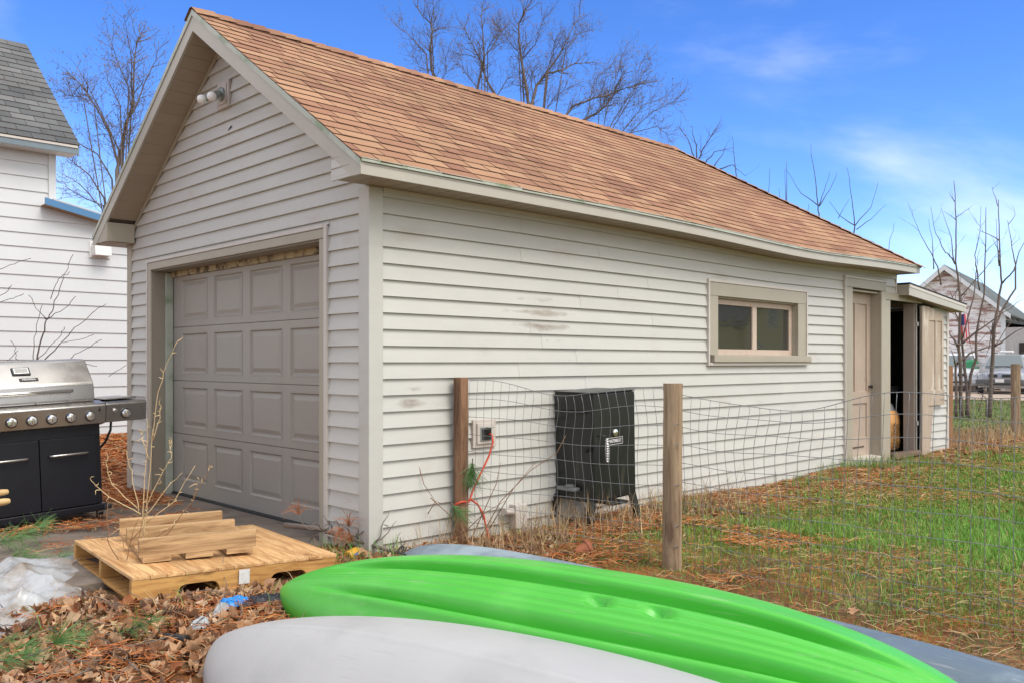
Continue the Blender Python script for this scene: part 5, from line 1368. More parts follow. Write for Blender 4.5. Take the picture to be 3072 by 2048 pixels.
# evergreen at the right edge, far away
ev = thing('evergreen_tree', 'dense green pine beyond the barn at the right edge', 'tree', (52.0, 5.2, 0))
MB().tube([(0,0,0),(0.1,0,3),(0,0.1,7.5)], [0.25,0.18,0.05], 8).build('trunk', M['bark'], ev, smooth=True)
nq = 5200; th = rng.uniform(0, 2*np.pi, nq); hh = rng.uniform(0.12, 1, nq)**0.8; rad = 2.6*(1-hh*0.75)*np.sqrt(rng.uniform(0.15,1,nq))
cl = 0.75 + 0.25*np.sin(th*5 + hh*22)
ctr = np.stack([rad*cl*np.cos(th), rad*cl*np.sin(th), 1.0 + 7.4*hh], 1)
dirs = rng.normal(size=(nq,3)); dirs /= np.linalg.norm(dirs, axis=1)[:,None]; prp = np.cross(dirs, rng.normal(size=(nq,3))); prp /= np.linalg.norm(prp, axis=1)[:,None]
sz = rng.uniform(0.12, 0.30, nq)[:,None]
vv = np.stack([ctr - dirs*sz, ctr + prp*sz*0.45, ctr + dirs*sz, ctr - prp*sz*0.45], 1).reshape(-1,3)
me = bpy.data.meshes.new('crown'); me.from_pydata(vv.tolist(), [], np.arange(nq*4).reshape(-1,4).tolist())
me.materials.append(mat('pine_needles_green', (0.055,0.10,0.028), 0.8, var=0.4, scale=1.2)); inst(me, 'crown', ev)

# ------------------------------------------------------------------ old barn across the street
barn = thing('old_barn', 'old white gabled barn with peeling paint across the street', 'barn', (40.71, 10.60, 0.0), (0,0,R(10.07)))
M['peelpaint'] = mat('peeling_white_paint', (0.78,0.76,0.74), 0.75, var=0.08, scale=2, col2=(0.30,0.15,0.11), c2=(0.47,0.60), c2scale=2.2, stretch=(0.35,0.35,2.2), c2rough=0.75, objrand=0.05)
M['barnroof'] = ramp_mat('grey_green_roof', [(0.0,(0.10,0.115,0.115)),(1.0,(0.13,0.145,0.145))], grain=30)
HWB, EB, PBK, LB = 2.42, 3.68, 5.80, 13.0
bw_ = MB().prism([(0.02,-HWB,0),(0.02,HWB,0),(0.02,HWB,EB),(0.02,0,PBK),(0.02,-HWB,EB)], (LB,0,0)).build('wall', M['peelpaint'], barn)
zi = 0.1
while zi < PBK - 0.2:
    z1 = zi + 0.17
    def hwz(z): return HWB if z < EB else HWB*(PBK - z)/(PBK - EB)
    a, c = hwz(zi), max(0.02, hwz(z1))
    MB().hexa([(-0.03,-a,zi),(0.019,-a,zi),(0.019,a,zi),(-0.03,a,zi),(-0.006,-c,z1),(0.019,-c,z1),(0.019,c,z1),(-0.006,c,z1)]).build('clapboard', M['peelpaint'], bw_); zi += 0.17
br = MB()
for sg_ in (-1, 1):
    sl_b = (PBK-EB)/HWB; e = 0.35
    br.hexa([(-0.4,sg_*(HWB+e),EB-e*sl_b+0.06),(LB,sg_*(HWB+e),EB-e*sl_b+0.06),(LB,0,PBK+0.06),(-0.4,0,PBK+0.06),(-0.4,sg_*(HWB+e),EB-e*sl_b+0.14),(LB,sg_*(HWB+e),EB-e*sl_b+0.14),(LB,0,PBK+0.14),(-0.4,0,PBK+0.14)])
bro = br.build('roof', M['barnroof'], barn)
for sg_ in (-1, 1):
    MB().prism([(-0.42,sg_*(HWB+e),EB-e*sl_b+0.12),(-0.42,0,PBK+0.12),(-0.42,0,PBK-0.12),(-0.42,sg_*(HWB+e),EB-e*sl_b-0.10)], (0.03,0,0)).build('rake_board', M['white'], bro)
for sg_ in (-1, 1): MB().box(-0.05,0.10,sg_*HWB-0.09,sg_*HWB+0.09,0,EB).build('corner_board', M['white'], barn)
MB().box(-0.06,-0.032,0.35,1.75,1.75,3.45).build('loft_door', M['peelpaint'], barn)
MB().box(-0.065,-0.032,0.30,1.80,3.46,3.58).build('loft_lintel', M['dark'], barn)
MB().box(-0.055,-0.032,0.2,2.2,0.0,1.55).build('barn_door', M['white'], barn)
# porch along the right side
pr = MB().hexa([(0.6,-HWB-2.4,2.75),(9,-HWB-2.4,2.75),(9,-HWB,3.15),(0.6,-HWB,3.15),(0.6,-HWB-2.4,2.87),(9,-HWB-2.4,2.87),(9,-HWB,3.27),(0.6,-HWB,3.27)]).build('porch_roof', M['barnroof'], barn)
MB().box(0.6,9,-HWB-2.43,-HWB-2.402,2.68,2.90).build('porch_fascia', M['white'], pr)
MB().box(0.58,0.60,-HWB-2.4,-HWB,2.6,2.9).build('porch_end', M['white'], pr)
for x in (0.7, 3.4, 6.1): MB().box(x,x+0.12,-HWB-2.38,-HWB-2.26,0,2.72).build('porch_post', M['white'], pr)
M['greige'] = mat('porch_wall', (0.40,0.38,0.36), 0.7)
pw_ = MB().box(0.0,9,-HWB-1.2,-HWB-0.02,0,2.9).build('porch_wall', M['greige'], barn)
MB().box(-0.03,-0.001,-HWB-0.95,-HWB-0.65,1.3,2.2).build('window', M['dark'], pw_)
MB().box(-0.04,-0.001,-HWB-1.0,-HWB-0.96,1.25,2.25).build('window_frame', M['white'], pw_)
# flag on the gable
flg = thing('flag', 'striped flag hanging limp on a short pole from the barn gable', 'flag', (39.9, 9.55, 0))
M['fred'] = mat('flag_red', (0.50,0.045,0.07), 0.7, var=0.1); M['fwhite'] = mat('flag_white', (0.7,0.68,0.68), 0.7); M['fblue'] = mat('flag_blue', (0.03,0.05,0.16), 0.7)
fp = Vector((0,0,3.55))
MB().tube([fp + Vector((0.8,0.2,-0.35)), fp], 0.02, 6).build('pole', M['white'], flg)
def fold(u, v): return Vector((0.10*math.sin(u*9)*0.6, -(u*0.34 - 0.13) - 0.10*v, 3.52 - v*1.35))
for k in range(7):
    q = MB(); ua, ub = k/7, (k+1)/7
    q.grid([[fold(ua, 0.0 if k > 3 else 0.38)+Vector((0,0,0)), fold(ua, 1.0-0.1*(k%3))],[fold((ua+ub)/2, 0.0 if k > 3 else 0.38), fold((ua+ub)/2, 1.0-0.1*(k%2))],[fold(ub, 0.0 if k > 3 else 0.38), fold(ub, 1.0-0.1*(k%3))]])
    q.build('stripe', M['fred'] if k % 2 == 0 else M['fwhite'], flg, fix=False)
MB().grid([[fold(u/4*0.57, v) + Vector((-0.004,0,0)) for v in (0, 0.2, 0.38)] for u in range(5)]).build('canton', M['fblue'], flg, fix=False)

# ------------------------------------------------------------------ cars parked across the street
M['cglass'] = mat('car_glass', (0.10,0.13,0.14), 0.06, var=0, spec=1.0)
M['tyre'] = mat('tyre_rubber', (0.015,0.015,0.015), 0.8)
M['rim'] = mat('alloy_rim', (0.45,0.45,0.46), 0.35, metal=0.8, var=0)
M['lens'] = mat('headlight_lens', (0.70,0.72,0.72), 0.08, var=0.02, spec=0.9)
def car(name, label, loc, yaw, paint, lower, pickup=False, plate=None, group='vehicles parked across the street'):
    t = thing(name, label, 'car' if not pickup else 'truck', loc, (0,0,yaw), group)
    W2 = 0.90 if not pickup else 0.97
    # lower body as a loft of cross sections from bumper to tail: x, half width, z bottom, z top
    secs = [(2.30,0.70,0.35,0.70),(2.24,0.80,0.28,0.84),(2.05,W2-0.03,0.26,0.93),(1.5,W2,0.26,1.02),(0.95,W2,0.26,1.08),(0.0,W2,0.27,1.10),(-1.5,W2,0.28,1.10),(-2.2,W2-0.04,0.30,1.08),(-2.35,W2-0.12,0.36,1.02)]
    rows = []
    for x,w,zb,zt in secs:
        rows.append([(x,-w*0.92,zb),(x,-w,zb+0.12),(x,-w*1.0,(zb+zt)/2),(x,-w*0.95,zt-0.06),(x,-w*0.80,zt),(x,0,zt+0.035),(x,w*0.80,zt),(x,w*0.95,zt-0.06),(x,w,(zb+zt)/2),(x,w,zb+0.12),(x,w*0.92,zb)])
    q = MB().grid(rows, close=True); q.quad(*rows[0]); q.quad(*rows[-1])
    b = q.build('body', paint, t, smooth='auto')
    hx = -2.25 if not pickup else -0.75
    cab = [(0.95,1.08),(0.30,1.64 if not pickup else 1.72),(hx+0.35,1.66 if not pickup else 1.74),(hx,1.10)]
    def cs(x,z): return W2*0.88 if z < 1.2 else W2*0.70
    rows = [[(x,-cs(x,z),z),(x,cs(x,z),z)] for x,z in cab]
    q = MB().grid(rows); 
    for s_ in (-1,1): q.quad(*[(x,s_*cs(x,z),z) for x,z in cab])
    cabn = q.build('cabin', paint, t)
    ws = MB().quad(*[(x+0.012+(1.62-z)*0.0,s_*(cs(x,z)-0.07),z) for x,z,s_ in ((0.90,1.13,-1),(0.90,1.13,1),(0.36,1.60,1),(0.36,1.60,-1))])
    ws.v = [(a+0.03,b_,c+0.02) for a,b_,c in ws.v]
    ws.build('windshield', M['cglass'], cabn, fix=False)
    for s_ in (-1,1):
        MB().quad((0.75,s_*(W2*0.875+0.004),1.16),(hx+0.15,s_*(W2*0.875+0.004),1.16),(hx+0.45,s_*(W2*0.715+0.004),1.60),(0.32,s_*(W2*0.715+0.004),1.60)).build('side_window', M['cglass'], cabn, fix=False)
        MB().box(0.70,0.85,s_*(W2+0.10)-0.08,s_*(W2+0.10)+0.08,1.10,1.24).build('mirror', paint, t, bevel=0.02)
        hl_ = MB().hexa([(2.20,s_*0.50,0.70),(2.20,s_*0.52,0.70),(2.02,s_*0.84,0.72),(2.0,s_*0.82,0.72),(2.22,s_*0.50,0.86),(2.22,s_*0.52,0.86),(2.06,s_*0.84,0.90),(2.0,s_*0.82,0.90)])
        hl_ = MB().quad((2.285,s_*0.46,0.70),(2.20,s_*0.78,0.72),(2.14,s_*0.82,0.87),(2.27,s_*0.48,0.83)).build('headlight', M['lens'], t, fix=False)
        MB().quad((2.318,s_*0.08,0.70),(2.318,s_*0.40,0.70),(2.308,s_*0.40,0.82),(2.308,s_*0.08,0.82)).build('grille', M['tyre'], t, fix=False)
        MB().lathe([(0.05,0),(0.05,0.02)], (2.27,s_*0.62,0.46), 'x', 12).build('fog_lamp', M['lens'], t)
        for x in (1.42,-1.42):
            w_ = MB().lathe([(0.20,-0.11),(0.34,-0.11),(0.36,-0.06),(0.36,0.06),(0.34,0.11),(0.20,0.11)], (x,s_*(W2-0.10),0.36), 'y', 20).build('wheel', M['tyre'], t, smooth='auto')
            MB().lathe([(0.20,-0.112),(0.21,-0.08),(0.21,0.08),(0.20,0.112)], (x,s_*(W2-0.10),0.36), 'y', 16).build('rim', M['rim'], w_, smooth='auto')
    bp_ = MB().prism([(2.33,-0.76,0.36),(2.26,-0.88,0.36),(1.9,-0.93,0.36),(1.9,0.93,0.36),(2.26,0.88,0.36),(2.33,0.76,0.36)], (0,0,0.26)).build('bumper', lower, t, bevel=0.04)
    MB().box(2.331,2.334,-0.55,0.55,0.40,0.47).build('air_intake', M['tyre'], bp_)
    pl = MB().box(2.334,2.346,-0.16,0.16,0.50,0.64).build('licence_plate', M['wpaint'], t)
    if plate: text(plate, 0.10, M['ink'], pl, (2.3475,0,0.565), (R(90),0,R(90)), name='plate_number')
    if not pickup:
        for s_ in (-1,1): MB().tube([(0.2,s_*0.56,1.70),(-1.8,s_*0.56,1.71)], 0.02, 6).build('roof_rail', M['tyre'], cabn)
        MB().box(-0.2,0.15,-0.25,0.25,1.70,1.80).build('roof_load', M['wpaint'], cabn, bevel=0.03)
    return t
M['psilver'] = mat('silver_grey_paint', (0.30,0.315,0.33), 0.25, metal=0.35, var=0.02, coat=0.6)
M['pdark'] = mat('dark_grey_bumper', (0.07,0.072,0.075), 0.45)
M['pwhite'] = mat('white_car_paint', (0.66,0.68,0.70), 0.25, var=0.02, coat=0.6)
car('parked_car', 'silver-grey family car facing the camera in front of the old barn', (38.0, 7.15, 0), R(190.07), M['psilver'], M['pdark'], plate='ABN 312' if False else None)
car('parked_truck', 'white pickup parked behind the sapling clump beside the silver car', (40.2, 9.85, 0), R(196), M['pwhite'], M['pwhite'], pickup=True)
tag(MB().hexa([(-0.3,-0.3,0),(0.3,-0.3,0),(0.3,0.3,0),(-0.3,0.3,0),(-0.2,-0.25,0.35),(0.25,-0.2,0.45),(0.2,0.25,0.4),(-0.25,0.2,0.3)]).build('green_tarp', mat('green_tarp',(0.02,0.20,0.08),0.5), bevel=0.05, loc=(39.3,9.0,1.02)), 'green bundled tarp on the white pickup', 'tarp')

# ------------------------------------------------------------------ far fence in line with the wall
ff = thing('far_wire_fence', 'fine wire fence on brown posts beyond the shed corner', 'fence', (10.98, 0.06, 0))
M['post_c'] = wood('brown_post', (0.34,0.19,0.10), (0.16,0.085,0.05), 0.85, 2, 8, 0.05, True, 0.5)
rel(post((11.0,0.08,-0.2),(10.97,0.07,1.265),0.055,None,5), 10.98, 0.06).build('post', M['post_c'], ff, smooth='auto')
rel(post((14.0,-0.01,-0.2),(14.04,0.0,1.29),0.075,None,6), 10.98, 0.06).build('post', M['post_b'], ff, smooth='auto')
rel(post((17.5,-0.05,-0.2),(17.5,-0.05,1.25),0.06,None,7), 10.98, 0.06).build('post', M['post_c'], ff, smooth='auto')
fmm = MB()
for i in range(13): fmm.tube([(11.05,0.14,0.05+0.1*i),(14.0,0.09,0.05+0.1*i+0.02*math.sin(i)),(17.5,0.04,0.05+0.1*i)], 0.0012, 3, cap=False)
x = 11.05
while x < 17.5:
    fmm.tube([(x,0.14-(x-11.05)*0.0155,0.03),(x,0.14-(x-11.05)*0.0155,1.26)], 0.001, 3, cap=False); x += 0.05
mo = rel(fmm, 10.98, 0.06).build('wire_mesh', M['galv'], ff, fix=False); mo['kind'] = 'stuff'
# ------------------------------------------------------------------ loose cover on the ground
def vnoise(x, y, scale, seed):
    r_ = np.random.default_rng(seed); n = 64; tab = r_.random((n, n))
    u = x*scale; v = y*scale; i = np.floor(u).astype(int); j = np.floor(v).astype(int)
    f = u - i; g = v - j; f = f*f*(3-2*f); g = g*g*(3-2*g)
    a = tab[i % n, j % n]; b = tab[(i+1) % n, j % n]; c = tab[i % n, (j+1) % n]; d = tab[(i+1) % n, (j+1) % n]
    return (a*(1-f)+b*f)*(1-g) + (c*(1-f)+d*f)*g
def in_view(x, y, z=0.0, mx=0.16, my=0.12):
    dx = x + 3.490; dy = y + 4.981
    d = dx*0.6976 + dy*0.7165; l = dx*0.7165 - dy*0.6976
    d_ = np.maximum(d, 0.1)
    px = l/d_*2626.6/3072; py = (1.33 - z)/d_*2626.6/2048
    return (d > 0.6) & (np.abs(px) < 0.5 + mx) & (py < 0.5 + my)
def blocked(x, y):
    """inside walls, under the pallet, slab edge boards and kayaks"""
    g = (x > -0.03) & (x < 8.8) & (y > -0.03) & (y < 4.3)
    s = (x > 8.7) & (x < 10.72) & (y > -0.02) & (y < 2.6)
    h = (y > 8.95) & (x < 3.7)
    c_, s_ = math.cos(-PR), math.sin(-PR)
    u = (x-PB.x)*c_ - (y-PB.y)*s_; v = (x-PB.x)*s_ + (y-PB.y)*c_
    p = (u > -0.07) & (u < PU-0.02) & (v > -0.10) & (v < PV-0.02)
    def kay(loc, yaw, L_, w):
        ux, uy = math.cos(yaw), math.sin(yaw)
        a = (x-loc[0])*ux + (y-loc[1])*uy; b = -(x-loc[0])*uy + (y-loc[1])*ux
        return (a > 0.06) & (a < L_) & (np.abs(b) < w*np.sqrt(np.clip(1-(2*a/L_-1)**2, 0, 1)))
    k = kay((-1.10,-0.74), kg_yaw, 3.45, 0.36) | kay((-1.83,-1.40), kw_yaw, 3.3, 0.40) | kay((0.03,-0.30), R(-90), 4.3, 0.33)
    return g | s | h | p | k
def add_col(me, cols):
    a = me.attributes.new('Col', 'FLOAT_COLOR', 'POINT')
    c4 = np.ones((len(cols), 4), np.float32); c4[:, :3] = cols
    a.data.foreach_set('color', c4.ravel())
def np_mesh(name, verts, faces_len, loops, cols, m, smooth=False):
    me = bpy.data.meshes.new(name)
    me.vertices.add(len(verts)); me.vertices.foreach_set('co', verts.astype(np.float32).ravel())
    me.loops.add(len(loops)); me.loops.foreach_set('vertex_index', loops.astype(np.int32))
    me.polygons.add(len(faces_len)); st_ = np.concatenate([[0], np.cumsum(faces_len)[:-1]]).astype(np.int32)
    me.polygons.foreach_set('loop_start', st_)
    me.update(calc_edges=True)
    add_col(me, cols); me.materials.append(m)
    o = bpy.data.objects.new(name, me); COL.objects.link(o); return o
M['blade'] = mat('grass_blades', (0.1,0.2,0.05), 0.6, var=0, attr=True, spec=0.25)
M['needle'] = mat('pine_needles', (0.3,0.1,0.03), 0.65, var=0, attr=True, spec=0.25)
M['leafm'] = mat('dead_leaves', (0.3,0.15,0.07), 0.65, var=0.18, scale=40, attr=True, spec=0.25)
def scatter(n, x0, x1, y0, y1, dens, seed, zmax=0.0):
    r_ = np.random.default_rng(seed)
    x = r_.uniform(x0, x1, n); y = r_.uniform(y0, y1, n)
    k = (r_.random(n) < dens(x, y)) & ~blocked(x, y) & in_view(x, y)
    return x[k], y[k], r_
def blades(name, sets, m, label, cat):
    V = []; Cc = []
    for (x, y, h, w, lean, col, r_, z0) in sets:
        n = len(x); a = r_.uniform(0, 2*np.pi, n); b = r_.uniform(0, 2*np.pi, n)
        z = gz(x, y) + z0
        wx, wy = np.cos(a)*w/2, np.sin(a)*w/2
        lx, ly = np.cos(b)*lean, np.sin(b)*lean
        up = np.sqrt(np.clip(h*h - (lean*0.8)**2, (h*0.1)**2, None))
        p0 = np.stack([x-wx, y-wy, z], 1); p1 = np.stack([x+wx, y+wy, z], 1)
        mx_ = np.stack([x+lx*0.35, y+ly*0.35, z+up*0.62], 1); o_ = np.stack([wx*0.75, wy*0.75, 0*wx], 1)
        p2 = mx_ + o_; p3 = mx_ - o_; p4 = np.stack([x+lx, y+ly, z+up], 1)
        V.append(np.stack([p0,p1,p2,p3,p4], 1).reshape(-1,3)); Cc.append(np.repeat(col, 5, 0))
    V = np.concatenate(V); Cc = np.concatenate(Cc); n = len(V)//5
    base = np.arange(n)*5
    lp = np.stack([base,base+1,base+2,base+3, base+3,base+2,base+4], 1).ravel()
    o = np_mesh(name, V, np.tile([4,3], n), lp, Cc, m)
    tag(o, label, cat, kind='stuff'); return o
def colmix(r_, n, cols, jit=0.18):
    c = np.array(cols)[r_.integers(0, len(cols), n)]
    return np.clip(c * r_.uniform(1-jit, 1+jit, (n,1)) * r_.uniform(0.94, 1.06, (n,3)), 0, 1)
G1 = [(0.12,0.30,0.04),(0.16,0.36,0.055),(0.09,0.23,0.035),(0.21,0.33,0.08)]
STR = [(0.42,0.29,0.15),(0.34,0.22,0.11),(0.48,0.36,0.20)]
# --- lawn in the yard
def lawn_d(x, y):
    d = smooth(0.38, 0.62, vnoise(x, y, 0.55, 3)*0.6 + vnoise(x, y, 1.9, 4)*0.4 + 0.10*smooth(3, 8, x))
    return (0.32 + 0.68*d) * (0.06 + 0.94*smooth(-0.35, -1.25, y)) * smooth(0.6, 1.5, x)
sets = []
x, y, r_ = scatter(560000, 0.75, 16, -7.5, -0.1, lambda a, b: lawn_d(a, b)*np.clip(7.5/np.hypot(a+3.5,b+5.0), 0, 1)**1.2, 5)
n = len(x); near = np.hypot(x+3.5, y+5.0)
g = vnoise(x, y, 0.7, 8)[:,None]
cl_ = colmix(r_, n, G1) * (0.75 + 0.5*g) + np.array([0.05,0.02,0.0])*(1-g)
sets.append((x, y, r_.uniform(0.03, 0.085, n)*(0.6+0.6*g[:,0]), r_.uniform(0.003, 0.006, n)*np.clip(near/7, 0.8, 2.2), r_.uniform(0.01, 0.06, n), cl_, r_, 0.0))
# short grass beyond the far fence
x, y, r_ = scatter(26000, 14, 30, -6, 12, lambda a, b: 0.5 + 0.5*smooth(0.35, 0.6, vnoise(a, b, 0.5, 13)), 15)
n = len(x); sets.append((x, y, r_.uniform(0.04, 0.12, n), r_.uniform(0.012, 0.022, n), r_.uniform(0.01, 0.06, n), colmix(r_, n, [(0.13,0.17,0.05),(0.17,0.19,0.07),(0.10,0.15,0.04),(0.30,0.23,0.12)]), r_, 0.0))
# tufts along the wall and near the kayaks
def tuft_d(x, y): return smooth(0.55, 0.75, vnoise(x, y, 1.7, 21)) * (smooth(-0.75, -0.3, y) * (x > 0) + 0.5*(y < 0.3)*(x < 0)*(x > -1.0))
x, y, r_ = scatter(16000, -1.0, 9, -1.0, 0.3, tuft_d, 22)
n = len(x); sets.append((x, y, r_.uniform(0.06, 0.20, n), r_.uniform(0.003, 0.006, n), r_.uniform(0.02, 0.10, n), colmix(r_, n, G1 + STR[:1]), r_, 0.0))
blades('grass', sets, M['blade'], 'patchy green grass growing through needles in the fenced yard', 'grass')
# --- dry straw stems round the fence foot and the smoker
sets = []
def straw_d(x, y): return np.exp(-((y+0.42)/0.36)**2) * smooth(0.0, 0.5, x) * (1-smooth(2.4, 4.5, x))
x, y, r_ = scatter(5200, -0.1, 5, -1.3, 0, straw_d, 31)
n = len(x); sets.append((x, y, r_.uniform(0.10, 0.36, n), r_.uniform(0.0028, 0.005, n), r_.uniform(0.04, 0.26, n), colmix(r_, n, STR), r_, 0.0))
x, y, r_ = scatter(2600, 1.0, 8, -5, -0.8, lambda a, b: 0.25 + 0.75*smooth(0.6, 0.75, vnoise(a, b, 1.2, 32)), 33)
n = len(x); sets.append((x, y, r_.uniform(0.05, 0.15, n), r_.uniform(0.003, 0.005, n), r_.uniform(0.05, 0.14, n), colmix(r_, n, STR), r_, 0.0))
x, y, r_ = scatter(5200, 10.5, 17, -1.8, 2.0, lambda a, b: np.exp(-((b-0.1)/0.7)**2), 34)
n = len(x); sets.append((x, y, r_.uniform(0.08, 0.30, n), r_.uniform(0.006, 0.010, n), r_.uniform(0.05, 0.2, n), colmix(r_, n, STR), r_, 0.0))
x, y, r_ = scatter(700, -2.2, 0.0, -0.9, 0.1, lambda a, b: 0.5 + 0*a, 35)
n = len(x); sets.append((x, y, r_.uniform(0.05, 0.22, n), r_.uniform(0.0025, 0.004, n), r_.uniform(0.05, 0.2, n), colmix(r_, n, STR + G1[:1]), r_, 0.0))
blades('dry_grass', sets, M['blade'], 'dry straw-coloured grass stems along the fence and wall foot', 'dry grass')
# --- needles lying flat
def needles(name, sets, label):
    V = []; Cc = []
    for (x, y, L_, w, pile, col, r_) in sets:
        n = len(x); a = r_.uniform(0, 2*np.pi, n); z = gz(x, y) + np.where(slab_at(x, y), 0.024 - gz(x, y), 0.004) + pile
        t = r_.uniform(-0.14, 0.14, n)*L_
        dx, dy = np.cos(a)*L_/2, np.sin(a)*L_/2; nx, ny = -np.sin(a)*w/2, np.cos(a)*w/2
        bow = r_.uniform(-0.14, 0.14, n)*L_
        p = []
        for f, zz in ((-1, 0), (0, 1), (1, 0)):
            cx_ = x + f*dx + (0 if f else 1)*bow*(-np.sin(a)); cy_ = y + f*dy + (0 if f else 1)*bow*np.cos(a)
            cz = z + f*t + (0.10*L_ if zz else 0.0)*r_.random(n)
            p += [np.stack([cx_-nx, cy_-ny, cz], 1), np.stack([cx_+nx, cy_+ny, cz + w*0.6], 1)]
        V.append(np.stack(p, 1).reshape(-1,3)); Cc.append(np.repeat(col, 6, 0))
    V = np.concatenate(V); Cc = np.concatenate(Cc); n = len(V)//6; b = np.arange(n)*6
    lp = np.stack([b,b+1,b+3,b+2, b+2,b+3,b+5,b+4], 1).ravel()
    o = np_mesh(name, V, np.full(2*n, 4), lp, Cc, M['needle']); tag(o, label, 'needles', kind='stuff'); return o
def slab_at(x, y): return (x > -3.4) & (x < 0.19) & (y > 0.5) & (y < 3.0 + 0.85*(x+3.4)/3.6)
ORG = [(0.42,0.135,0.035),(0.34,0.10,0.028),(0.50,0.19,0.06),(0.26,0.075,0.025)]
sets = []
def nd_left(x, y):   # drifts on the left, round the grill and under the pallet edge
    a = np.exp(-(((x+1.35)/0.75)**2 + ((y-2.05)/0.40)**2))*smooth(0.35, 0.6, vnoise(x, y, 2.0, 40)) + 0.95*(y > 3.4)*smooth(0.15, 0.45, vnoise(x, y, 1.0, 41))
    b = np.exp(-(((x+0.30)/0.30)**2 + ((y-3.35)/0.40)**2))*1.2
    c = 1.2*np.exp(-(((x+1.45)/0.38)**2 + ((y+0.80)/0.40)**2)) + 0.55*(y < 0.3)*smooth(0.45, 0.6, vnoise(x, y, 1.8, 42))
    return np.clip(a + b + c, 0, 1)
x, y, r_ = scatter(130000, -2.9, 2.8, -2.2, 8.9, nd_left, 43)
n = len(x); sets.append((x, y, r_.uniform(0.07, 0.16, n), r_.uniform(0.0018, 0.0032, n)*np.clip(np.hypot(x+3.5,y+5)/4.5, 0.8, 2.5), r_.uniform(0.005, 0.045, n), colmix(r_, n, ORG + STR[:1]), r_))
def nd_yard(x, y):
    w = smooth(-1.9, -0.5, y)*smooth(2.0, 3.2, x)*(1-smooth(8.5, 9.5, x))
    return np.clip(w*smooth(0.2, 0.5, vnoise(x, y, 0.9, 44)) + 0.10 + 0.28*smooth(0.42, 0.62, vnoise(x, y, 0.8, 45)), 0, 1)
x, y, r_ = scatter(240000, 0.7, 15, -6.5, 0.05, lambda a, b: nd_yard(a, b)*np.clip(7.0/np.hypot(a+3.5,b+5.0), 0, 1), 46)
n = len(x); sets.append((x, y, r_.uniform(0.06, 0.15, n), r_.uniform(0.0018, 0.0032, n)*np.clip(np.hypot(x+3.5,y+5)/6, 0.7, 2.4), r_.uniform(0, 0.02, n), colmix(r_, n, ORG + STR + [(0.24,0.12,0.06)], 0.3), r_))
needles('pine_needles', sets, 'orange fallen pine needles in drifts across the yard and driveway')
# --- dead leaves
def leaf_pts(r_, lobes=5):
    rim = []
    for i in range(17):
        a = -2.6 + 5.2*i/16
        rr = 0.66 + 0.30*abs(math.cos(a*lobes/2*0.9)) + r_.uniform(-0.12, 0.10)
        if i % 2: rr *= 0.90
        rim.append((rr*math.sin(a)*0.5, rr*math.cos(a)*0.5))
    c1, c2, c3 = r_.uniform(-1.2, 3.2), r_.uniform(-0.8, 2.0), r_.uniform(-2.0, 2.0); nar = r_.uniform(0.55, 1.0)
    def hz_(px, py): return c1*px*px + c2*py*py + c3*px*py + 0.16*math.sin(11*px + 5*py + c1*5) * (abs(px) + abs(py))
    pts = [(0, -0.05, hz_(0,-0.05))]
    mid = [(px*0.55*nar, py*0.55, hz_(px*0.55, py*0.55)) for px, py in rim]
    out_ = [(px*(1-0.12*abs(c1))*nar, py*(1-0.08*abs(c2)), hz_(px, py) + 0.02*r_.uniform(-1,1)) for px, py in rim]
    v = pts + mid + out_; f = []
    for i in range(16):
        f.append((0, 1+i, 2+i)); f.append((1+i, 18+i, 19+i, 2+i))
    return v, f
lr = np.random.default_rng(77)
LV = [leaf_pts(lr) for _ in range(16)]
LEAFC = [(0.33,0.18,0.095),(0.42,0.255,0.145),(0.24,0.115,0.055),(0.52,0.36,0.23),(0.30,0.11,0.045),(0.15,0.08,0.05),(0.40,0.25,0.14)]
def ll_d(x, y):
    a = (x > -3.0)*(x < 0.1)*(y < 0.25)*np.clip(1.1 - 0.6*np.exp(-(((x+1.3)/0.3)**2 + ((y+0.75)/0.25)**2)), 0, 1)
    b = 0.55*np.exp(-((y+0.35)/0.40)**2)*(x > 0.3)*(x < 3.6)
    return np.clip(a + b, 0, 1)
def ly_d(x, y):
    b = 0.9*np.exp(-(((x-11.0)/2.2)**2 + ((y+0.35)/0.55)**2)) + 0.06*(x > 0.9) + 0.35*np.exp(-((y+0.15)/0.22)**2)*(x > 2.5)*(x < 9)
    return b + 0.35*(x > 13)*(y > 0.2)*smooth(0.5,0.7,vnoise(x,y,0.6,52))
lx, ly, r1_ = scatter(7600, -3.0, 3.8, -2.3, 0.3, ll_d, 51)
yx, yy_, r2_ = scatter(6000, 0.9, 22, -6, 6, ly_d, 53)
lx = np.concatenate([lx, yx]); ly = np.concatenate([ly, yy_]); nL = len(lx)
r_ = np.random.default_rng(54)
lz = gz(lx, ly) + r_.uniform(0.008, 0.035, nL)*np.where(lx < 0.2, 1.0, 0.6)
ls = r_.uniform(0.05, 0.125, nL)*np.where(lx < 0.5, 1.0, 0.8)
rot = np.stack([r_.normal(0, 0.42, nL), r_.normal(0, 0.42, nL), r_.uniform(0, 6.283, nL)], 1)
dist = np.hypot(lx+3.49, ly+4.98); vis = in_view(lx, ly, mx=0.0, my=0.0)
order = np.argsort(np.where(vis, dist/ls, 1e9))
single = set(order[:160].tolist())
M['leaf_one'] = ramp_mat('dead_leaf', [(0.0,LEAFC[5]),(0.2,LEAFC[2]),(0.45,LEAFC[0]),(0.7,LEAFC[1]),(1.0,LEAFC[3])], rough=0.65, grain=55, grain_amt=0.2, bump=0.25)
lme = []
for v, f in LV:
    q = MB(); q.v = v; q.f = f; lme.append(q.mesh('fallen_leaf', M['leaf_one'], True))
V = []; Fl = []; Lp = []; Cc = []; off = 0
